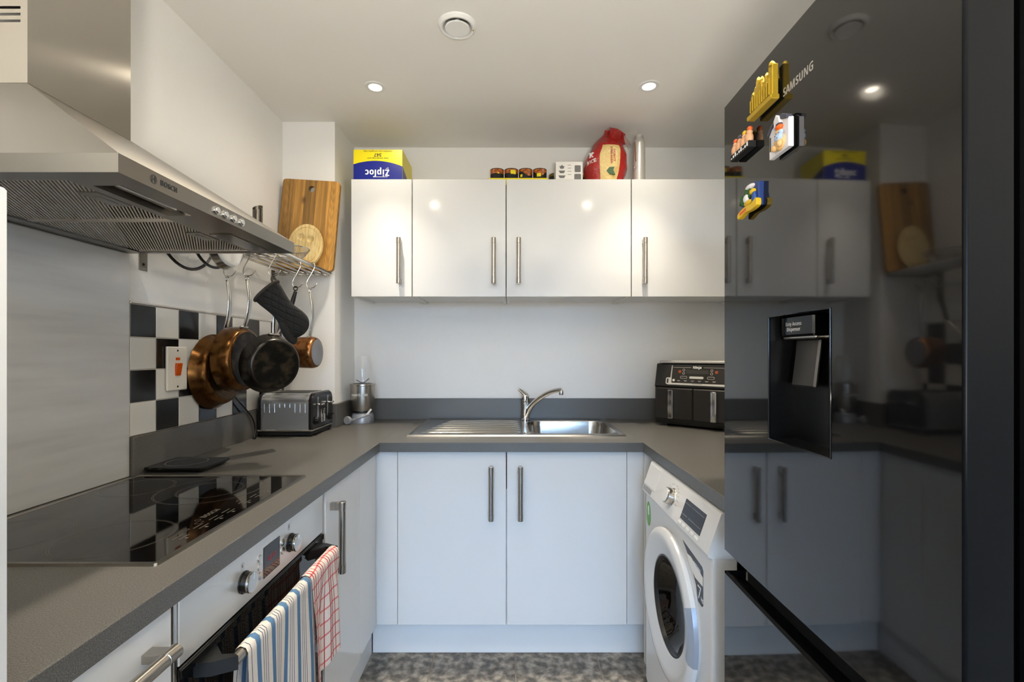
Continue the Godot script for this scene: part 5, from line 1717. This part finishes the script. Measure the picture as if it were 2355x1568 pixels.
func air_fryer() -> void:
	var th := -0.746
	var c := dep(0.738 + 0.19 * 0.734, TOP, 2.40 - 0.19 * 0.679)
	var t := thing("air_fryer", "black twin-drawer air fryer turned into the worktop corner by the fridge", "air fryer", c, th)
	var W := 0.193
	var D := 0.262
	var b := MB.new()
	# outline of the side (z, y), run along x
	b.at(0, 0, 0, Basis(Vector3(0, 0, 1), Vector3(0, 1, 0), Vector3(-1, 0, 0)))
	b.prism([Vector2(-D, 0.012), Vector2(-0.012, 0.012), Vector2(0.0, 0.035), Vector2(-0.002, 0.196), Vector2(0.004, 0.202), Vector2(-0.022, 0.308), Vector2(-0.030, 0.314), Vector2(-D + 0.03, 0.314), Vector2(-D, 0.28)], -W, W)
	obj("body", b, M["black plastic"], t)
	obj("lid_strip", MB.new().box(-W + 0.012, 0.315, -D + 0.03, W - 0.012, 0.328, -0.022, 0.003), mat("fryer silver", Color(0.80, 0.79, 0.77), 0.28, 0.5), t)
	for q in [[-0.15, -0.03], [0.15, -0.03], [-0.15, -0.22], [0.15, -0.22]]:
		obj("foot", MB.new().box(q[0] - 0.015, 0, q[1] - 0.015, q[0] + 0.015, 0.013, q[1] + 0.015), M["matt black"], t)
	var up := Vector3(0, 0.106, -0.026).normalized()
	var out := Vector3.RIGHT.cross(up).normalized()
	var pb := Basis(Vector3.RIGHT, up, out)
	var o := Vector3(0.012, 0.257, -0.0095)
	# silver surround of the panel, then the dark panel
	var fr := MB.new()
	fr.xf = Transform3D(pb, o)
	fr.prism([Vector2(-0.148, -0.044), Vector2(-0.138, -0.050), Vector2(0.148, -0.050), Vector2(0.154, -0.044), Vector2(0.154, -0.020), Vector2(0.148, -0.016), Vector2(-0.120, -0.016), Vector2(-0.120, 0.048), Vector2(-0.124, 0.048), Vector2(-0.126, -0.014), Vector2(-0.143, -0.014), Vector2(-0.148, -0.018)], -0.001, 0.004, 0.001)
	var fo := obj("panel_frame", fr, M["fryer silver"], t)
	var sl := MB.new()
	sl.xf = Transform3D(pb, o)
	sl.prism(rrect(0.008, 0.024, 0.004, 4, -0.138, -0.031), 0.004, 0.0045)
	obj("grip_slot", sl, M["matt black"], fo)
	var pa := MB.new()
	pa.xf = Transform3D(pb, o)
	pa.prism(rrect(0.272, 0.088, 0.004, 3, 0.018, 0.004), -0.001, 0.0048, 0.0005)
	var pn := obj("control_panel", pa, mat("fryer panel", Color(0.13, 0.12, 0.11), 0.18), t)
	var pr := MB.new()
	pr.xf = Transform3D(pb, o + out * 0.005)
	pr.box(-0.115, 0.0375, -0.0002, -0.025, 0.0385, 0.0004).box(0.035, 0.0375, -0.0002, 0.15, 0.0385, 0.0004)
	pr.prism(rrect(0.068, 0.011, 0.005, 4, 0.004, -0.0115), -0.0002, 0.0006)
	for q in [[-0.058, -0.0115], [0.072, -0.0115]]:
		pr.band(v3(rrect(0.034, 0.012, 0.0055, 4, q[0], q[1]), 0.0004), v3(rrect(0.0315, 0.0095, 0.0045, 4, q[0], q[1]), 0.0004))
	for q in [[-0.060, 0.025], [-0.060, 0.009], [0.074, 0.025], [0.074, 0.009]]:
		pr.band(v3(ellipse(0.006, 0.006, 18, q[0], q[1]), 0.0004), v3(ellipse(0.0048, 0.0048, 18, q[0], q[1]), 0.0004))
	for k in 6:
		pr.box(-0.090 + k * 0.034, -0.0285, -0.0002, -0.074 + k * 0.034, -0.027, 0.0004)
		pr.box(-0.086 + k * 0.034, -0.0315, -0.0002, -0.078 + k * 0.034, -0.0305, 0.0004)
	pr.prism(ellipse(0.0065, 0.0065, 18, -0.107, -0.027), -0.0002, 0.0006)
	obj("markings", pr, M["silver print"], pn)
	var or_ := MB.new()
	or_.xf = Transform3D(pb, o + out * 0.0052)
	for x in [-0.080, 0.096]:
		or_.band(v3(ellipse(0.007, 0.007, 18, x, 0.017), 0), v3(ellipse(0.0055, 0.0055, 18, x, 0.017), 0))
		or_.prism(ellipse(0.003, 0.003, 10, x, 0.017), -0.0002, 0.0003)
	obj("start_marks", or_, M["orange clay"], pn)
	var sc := MB.new()
	sc.xf = Transform3D(pb, o + out * 0.005)
	sc.box(-0.048, 0.007, -0.0002, 0.060, 0.026, 0.0003)
	obj("display", sc, mat("fryer screen", Color(0.20, 0.20, 0.19), 0.2), pn)
	text(pn, "Ninja", 0.0115, o + out * 0.0053 + up * 0.0385 + Vector3(0.004, 0, 0), M["white print"], pb, 0.0006, 700)
	text(fo, "Foodi DUALZONE", 0.0045, o + out * 0.0042 - up * 0.042 + Vector3(0.01, 0, 0), M["dark print"], pb, 0.0005, 400)
	# two drawers with steel handles
	for s in [-1, 1]:
		var x0 := -W + 0.004 if s < 0 else 0.0015
		var x1 := -0.0015 if s < 0 else W - 0.004
		var dr := obj("drawer", MB.new().box(x0, 0.038, -0.01, x1, 0.192, 0.006, 0.004), mat("fryer drawer", Color(0.085, 0.075, 0.065), 0.45), t)
		var hx: float = s * 0.1035
		obj("handle", MB.new().box(hx - 0.014, 0.043, 0.006, hx + 0.014, 0.185, 0.030, 0.004).at(hx - 0.0065, 0.114, 0.030).box(-0.0016, -0.068, -0.003, 0.0016, 0.068, 0.001, 0.0006).at(hx + 0.0055, 0.114, 0.030).box(-0.005, -0.068, -0.003, 0.005, 0.068, 0.0012, 0.0006), M["chrome"], dr)

# ------------------------------------------------------------------ on top of the wall cupboards
func high_things() -> void:
	var y := 2.1055
	var t := thing("storage_bag_box", "yellow and blue card box of freezer bags, upside down on the left wall cupboard", "box", dep(-0.651, y, 2.415))
	var w := 0.120
	var d := 0.110
	var h := 0.156
	obj("carton", MB.new().box(-w, 0, -d, w, h, d, 0.001), M["yellow card"], t)
	var arc := [Vector2(-w + 0.0005, 0.001), Vector2(w - 0.0005, 0.001)]
	for k in 17:
		var s := 1.0 - k / 8.0
		arc.append(Vector2(s * (w - 0.0005), 0.101 - 0.022 * (s + 0.12) * (s + 0.12)))
	var pr := obj("blue_print", MB.new().prism(arc, d, d + 0.0005), M["blue card"], t)
	var arc2 := [Vector2(-d + 0.001, 0.001), Vector2(d - 0.001, 0.001)]
	for k in 9:
		var s := 1.0 - k / 4.0
		arc2.append(Vector2(s * (d - 0.001), 0.045 - 0.031 * s))
	obj("side_print", MB.new().at(0, 0, 0, Basis(Vector3.UP, PI / 2)).prism(arc2, w, w + 0.0005), M["blue card"], t)
	var turned := Basis(Vector3.BACK, PI)
	text(pr, "Ziploc", 0.030, Vector3(-0.004, 0.043, d + 0.0008), M["white print"], turned, 0.0006, 700)
	obj("logo_outline", MB.new().tube([Vector3(0.040, 0.062, d + 0.0006), Vector3(0.050, 0.068, d + 0.0006), Vector3(0.046, 0.022, d + 0.0006), Vector3(-0.024, 0.022, d + 0.0006), Vector3(-0.012, 0.031, d + 0.0006)], 0.0014, 6), M["white print"], pr)
	text(t, "347", 0.016, Vector3(0.0, 0.130, d + 0.0004), M["dark print"], turned, 0.0006, 700)
	text(t, "slider storage bags pack", 0.0068, Vector3(0.0, 0.1135, d + 0.0004), M["dark print"], turned, 0.0006)
	text(t, "resealable quart and gallon bags", 0.0068, Vector3(0.0, 0.1475, d + 0.0004), M["dark print"], turned, 0.0006)
	# tins in a yellow tray
	tag(obj("card_tray", MB.new().box(-0.108, y, -2.455, 0.186, y + 0.001, -2.352).box(-0.108, y + 0.001, -2.3532, 0.186, y + 0.0345, -2.352).box(-0.108, y + 0.001, -2.455, -0.1068, y + 0.03, -2.3532).box(0.1848, y + 0.001, -2.455, 0.186, y + 0.03, -2.3532), M["yellow card"]), "shallow yellow card tray under the four tins", "tray")
	var lab := ["first tin from the left in the yellow tray, dark label with orange picture", "second tin from the left in the yellow tray, yellow patch on its label", "third tin from the left in the yellow tray, orange picture over black", "fourth tin from the left in the yellow tray, next to the dark jar lid"]
	for k in 4:
		t = thing("food_tin", lab[k], "tin", dep(-0.0705 + k * 0.0725, y + 0.0012, 2.396), 0.0, "tins in the yellow tray")
		obj("can", MB.new().lathe([Vector2(0, 0), Vector2(0.034, 0), Vector2(0.0352, 0.002), Vector2(0.0342, 0.004), Vector2(0.0342, 0.084), Vector2(0.0352, 0.086), Vector2(0.0352, 0.0875), Vector2(0.033, 0.088), Vector2(0.0325, 0.085), Vector2(0, 0.085)], 32), M["dark metal"], t)
		obj("label", MB.new().lathe([Vector2(0.0345, 0.004), Vector2(0.0345, 0.084)], 32), M["can print"], t)
		var bb := MB.new().grid(20, 1, func(u: float, v: float) -> Vector3:
			var a := (u - 0.5) * 2.6
			return Vector3(0.0348 * sin(a), lerpf(0.006, 0.062 - (0.012 * cos(u * TAU * 1.0 + k) if k > 1 else -0.002 * k), v), 0.0348 * cos(a)))
		obj("label_band", bb, M["matt black"], t)
		var yl := [[0.1, 0.35, 0.060, 0.066], [-0.1, 0.7, 0.058, 0.078], [-0.9, -0.5, 0.045, 0.058], [-0.5, 0.1, 0.045, 0.062]]
		var q: Array = yl[k]
		obj("label_patch", MB.new().grid(8, 1, func(u: float, v: float) -> Vector3:
			var a := lerpf(q[0], q[1], u)
			return Vector3(0.0350 * sin(a), lerpf(q[2], q[3], v), 0.0350 * cos(a))), M["yellow card"], t)
	t = thing("jar", "dark jar with a brass screw lid between the tins and the white box", "jar", dep(0.236, y, 2.482))
	obj("glass", MB.new().lathe([Vector2(0, 0), Vector2(0.034, 0), Vector2(0.036, 0.006), Vector2(0.036, 0.078), Vector2(0.033, 0.084)], 28), M["smoked glass"], t)
	obj("lid", MB.new().lathe([Vector2(0.0365, 0.082), Vector2(0.0365, 0.096), Vector2(0.033, 0.099), Vector2(0, 0.099)], 32), mat("brass lid", Color(0.42, 0.36, 0.20), 0.35, 0.7), t)
	t = thing("jar", "small jar with a gold lid squeezed between the white box and the rice bag", "jar", dep(0.378, y, 2.47))
	obj("glass", MB.new().lathe([Vector2(0, 0), Vector2(0.024, 0), Vector2(0.026, 0.006), Vector2(0.026, 0.07), Vector2(0.022, 0.076)], 24), M["smoked glass"], t)
	obj("lid", MB.new().lathe([Vector2(0.0245, 0.074), Vector2(0.0245, 0.086), Vector2(0.022, 0.088), Vector2(0, 0.088)], 28), M["gold metal"], t)
	# white printed carton
	t = thing("white_carton", "white card box printed with grey bowls, on the wide wall cupboard", "box", dep(0.289, y, 2.385))
	obj("carton", MB.new().box(-0.0665, 0, -0.05, 0.0665, 0.109, 0.05, 0.0008), M["white card"], t)
	var gp := MB.new()
	for q in [[0.082, 0.013], [0.060, 0.016], [0.036, 0.018]]:
		gp.prism([Vector2(-0.036 - q[1] * 0.6, q[0] - 0.008), Vector2(-0.036 + q[1] * 0.6, q[0] - 0.008), Vector2(-0.036 + q[1], q[0] + 0.005), Vector2(-0.036 - q[1], q[0] + 0.005)], 0.05, 0.0504)
	gp.prism([Vector2(-0.042, 0.087), Vector2(-0.030, 0.087), Vector2(-0.036, 0.094)], 0.05, 0.0504)
	for q in [0.092, 0.078, 0.062, 0.046]:
		gp.box(-0.008, q - 0.0015, 0.05, 0.010, q + 0.0005, 0.0504)
	gp.prism(rrect(0.030, 0.034, 0.004, 3, 0.042, 0.074), 0.05, 0.0504)
	gp.prism(rrect(0.034, 0.030, 0.006, 3, 0.042, 0.034), 0.05, 0.0504)
	obj("printed_bowls", gp, M["grey card print"], t)
	# flask
	t = thing("flask", "brushed aluminium bottle with a small carabiner, right of the rice bag", "bottle", dep(0.642, y, 2.36))
	obj("bottle", MB.new().lathe([Vector2(0, 0), Vector2(0.029, 0), Vector2(0.0305, 0.003), Vector2(0.0305, 0.205), Vector2(0.029, 0.215), Vector2(0.021, 0.230), Vector2(0.0195, 0.234)], 40), M["aluminium"], t)
	obj("cap", MB.new().lathe([Vector2(0.0205, 0.233), Vector2(0.0205, 0.238), Vector2(0.019, 0.239), Vector2(0.0205, 0.240), Vector2(0.0205, 0.247), Vector2(0.018, 0.250), Vector2(0, 0.251)], 32), M["aluminium"], t)
	obj("carabiner", MB.new().at(-0.024, 0.0, 0.024).tube(curve([Vector3(-0.006, 0.10, 0), Vector3(0.007, 0.118, 0), Vector3(0.010, 0.112, 0), Vector3(0.006, 0.082, 0), Vector3(0.0, 0.076, 0), Vector3(-0.006, 0.082, 0), Vector3(-0.009, 0.105, 0)], 4, true), 0.0013, 6, false, true), M["polished steel"], t)
	obj("strap", MB.new().at(-0.022, 0, 0.0235).tube([Vector3(-0.003, 0.21, -0.006), Vector3(-0.0025, 0.16, 0.0), Vector3(-0.001, 0.113, 0.0)], 0.002, 6), mat("tan cord", Color(0.45, 0.33, 0.16), 0.8), t)
	# rice bag
	t = thing("rice_bag", "crumpled red rice bag with a cream label, twisted top touching the ceiling", "bag", dep(0.478, y, 2.385))
	var sil := func(s: float) -> Vector2:      # left and right edge by height
		var l := lerpf(-0.088, -0.106, smoothstep(0.0, 0.3, s))
		l = lerpf(l, -0.070, smoothstep(0.42, 0.72, s))
		l = lerpf(l, 0.000, smoothstep(0.66, 1.0, s))
		var r := lerpf(0.082, 0.105, smoothstep(0.0, 0.3, s))
		r = lerpf(r, 0.088, smoothstep(0.5, 0.72, s))
		r = lerpf(r, 0.050, smoothstep(0.72, 1.0, s))
		return Vector2(l, r)
	var H := 0.292
	var nz := FastNoiseLite.new()
	nz.seed = 9
	nz.frequency = 9.0
	var skin := func(u: float, v: float) -> Vector3:
		var e: Vector2 = sil.call(v)
		var a := u * TAU
		var cx := (e.x + e.y) / 2
		var hw := (e.y - e.x) / 2
		var dz := lerpf(0.070, 0.085, smoothstep(0.0, 0.3, v)) * (1.0 - 0.72 * smoothstep(0.55, 1.0, v))
		var px := signf(sin(a)) * pow(absf(sin(a)), 0.85)
		var pz := signf(cos(a)) * pow(absf(cos(a)), 0.85)
		var p := Vector3(cx + hw * px, v * H, dz * pz - 0.02 * v)
		var k := nz.get_noise_3d(p.x, p.y * 0.7, p.z) * 0.010 * smoothstep(0.0, 0.08, v)
		return p + Vector3(px, 0, pz).normalized() * k
	var b := MB.new().grid(56, 44, skin)
	for m in 56:
		b.tri(Vector3(-0.003, 0, 0), skin.call((m + 1) / 56.0, 0.0), skin.call(m / 56.0, 0.0))
		b.tri(Vector3(0.025, H - 0.004, -0.02), skin.call(m / 56.0, 1.0), skin.call((m + 1) / 56.0, 1.0))
	obj("film", b, M["red film"], t, 60.0)
	b = MB.new().grid(14, 30, func(u: float, v: float) -> Vector3:
		var p: Vector3 = skin.call(lerpf(-0.055, 0.085, u), lerpf(0.02, 0.64, v))
		return p + Vector3(0.0, 0.0, 0.0012))
	var lb := obj("label", b, M["cream film"], t, 60.0)
	for q in [[0.030, "BASMATI", 0.010, -PI / 2], [0.016, "LONG GRAIN", 0.0095, -PI / 2]]:
		var p: Vector3 = skin.call(0.0, 0.44)
		text(lb, q[1], q[2], Vector3(q[0], 0.132, p.z + 0.001), M["red film"], Basis(Vector3.BACK, q[3]), 0.008, 700)
	var pz: Vector3 = skin.call(0.0, 0.17)
	obj("leaf_print", MB.new().at(0.016, 0.054, pz.z - 0.004).prism([Vector2(-0.026, 0.0), Vector2(-0.012, 0.018), Vector2(0.014, 0.020), Vector2(0.008, 0.004), Vector2(0.018, -0.018), Vector2(-0.008, -0.016)], 0.0, 0.008), M["green clay"], lb)
	var pk: Vector3 = skin.call(-0.13, 0.45)
	text(t, "K", 0.024, pk + Vector3(0.004, 0.006, -0.0005), M["white print"], Basis(Vector3.UP, -0.75), 0.010, 700, "Droid Serif")
	pk = skin.call(-0.135, 0.33)
	text(t, "RICE", 0.016, pk + Vector3(0.008, 0.008, 0.0005), M["white print"], Basis(Vector3.UP, -0.75) * Basis(Vector3.BACK, 0.16), 0.010, 400, "Droid Serif")
	# twisted clear neck folded over to the right
	b = MB.new().grid(18, 10, func(u: float, v: float) -> Vector3:
		var x := lerpf(0.005, 0.120, u)
		var z := 0.034 * (v - 0.5) * (1.0 + 0.8 * u) + 0.006 * sin(u * 9.0 + v * 4.0)
		return Vector3(x, H - 0.002 + 0.004 * sin(v * 7.0 + u * 3.0) - 0.085 * u * u * u - 0.02 * absf(v - 0.5), z + 0.012))
	obj("neck", b, M["clear film"], t, 60.0)
	b = MB.new().grid(16, 10, func(u: float, v: float) -> Vector3:
		var x := lerpf(0.010, 0.098, u)
		return Vector3(x, lerpf(H - 0.012 - 0.02 * u, 0.205 - 0.012 * sin(u * PI) + 0.03 * (1 - u), v), 0.050 + 0.016 * sin(v * 4.0 + u * 3.0) - 0.035 * u))
	obj("fold", b, M["red film"], t, 60.0)

# ------------------------------------------------------------------ tea towels over the oven handle
func towels() -> void:
	# local x = along the handle (away from the camera), z = out from the oven
	var bar_y := 0.711
	var r := 0.0128
	var drape := func(x0: float, x1: float, front: float, back: float, amp: float, ph: float, u: float, v: float, lift: float) -> Vector3:
		# v: 0 = front hem, 1 = back hem
		var x := lerpf(x0, x1, u)
		var Lf := front + 0.012 * sin(u * 5.0 + ph)
		var total := Lf + PI * (r + lift) + back
		var s := v * total
		var fold := amp * (sin(u * 9.0 + ph) + 0.45 * sin(u * 21.0 + ph * 2.0))
		var y: float
		var z: float
		if s < Lf:
			var k := (Lf - s) / Lf
			y = bar_y - (Lf - s)
			z = 0.056 + r + lift + fold * smoothstep(0.0, 0.5, k) + 0.006 * k
			x += 0.010 * k * sin(u * 7.0 + ph)
		elif s < Lf + PI * (r + lift):
			var a := (s - Lf) / (r + lift)
			y = bar_y + (r + lift) * sin(a)
			z = 0.056 + (r + lift) * cos(a)
		else:
			var k2 := (s - Lf - PI * (r + lift))
			y = bar_y - k2
			z = 0.056 - r - lift - 0.004 * smoothstep(0.0, 0.1, k2)
		return Vector3(x, y, z)
	var t := thing("tea_towel", "blue and white striped tea towel over the oven handle, nearest the camera", "tea towel", dep(-0.552, 0, 1.08), PI / 2, "tea towels on the oven handle")
	var b := MB.new().grid(90, 70, func(u: float, v: float) -> Vector3: return drape.call(-0.214, 0.070, 0.40, 0.30, 0.0035, 0.3, u, v, 0.0))
	obj("cloth", b, M["blue stripe terry"], t, 60.0)
	t = thing("tea_towel", "white tea towel with red checks hanging at the far end of the oven handle", "tea towel", dep(-0.552, 0, 1.08), PI / 2, "tea towels on the oven handle")
	b = MB.new().grid(90, 60, func(u: float, v: float) -> Vector3: return drape.call(0.056, 0.234, 0.262, 0.22, 0.0075, 1.6, u, v, 0.0035))
	obj("cloth", b, M["red check terry"], t, 60.0)
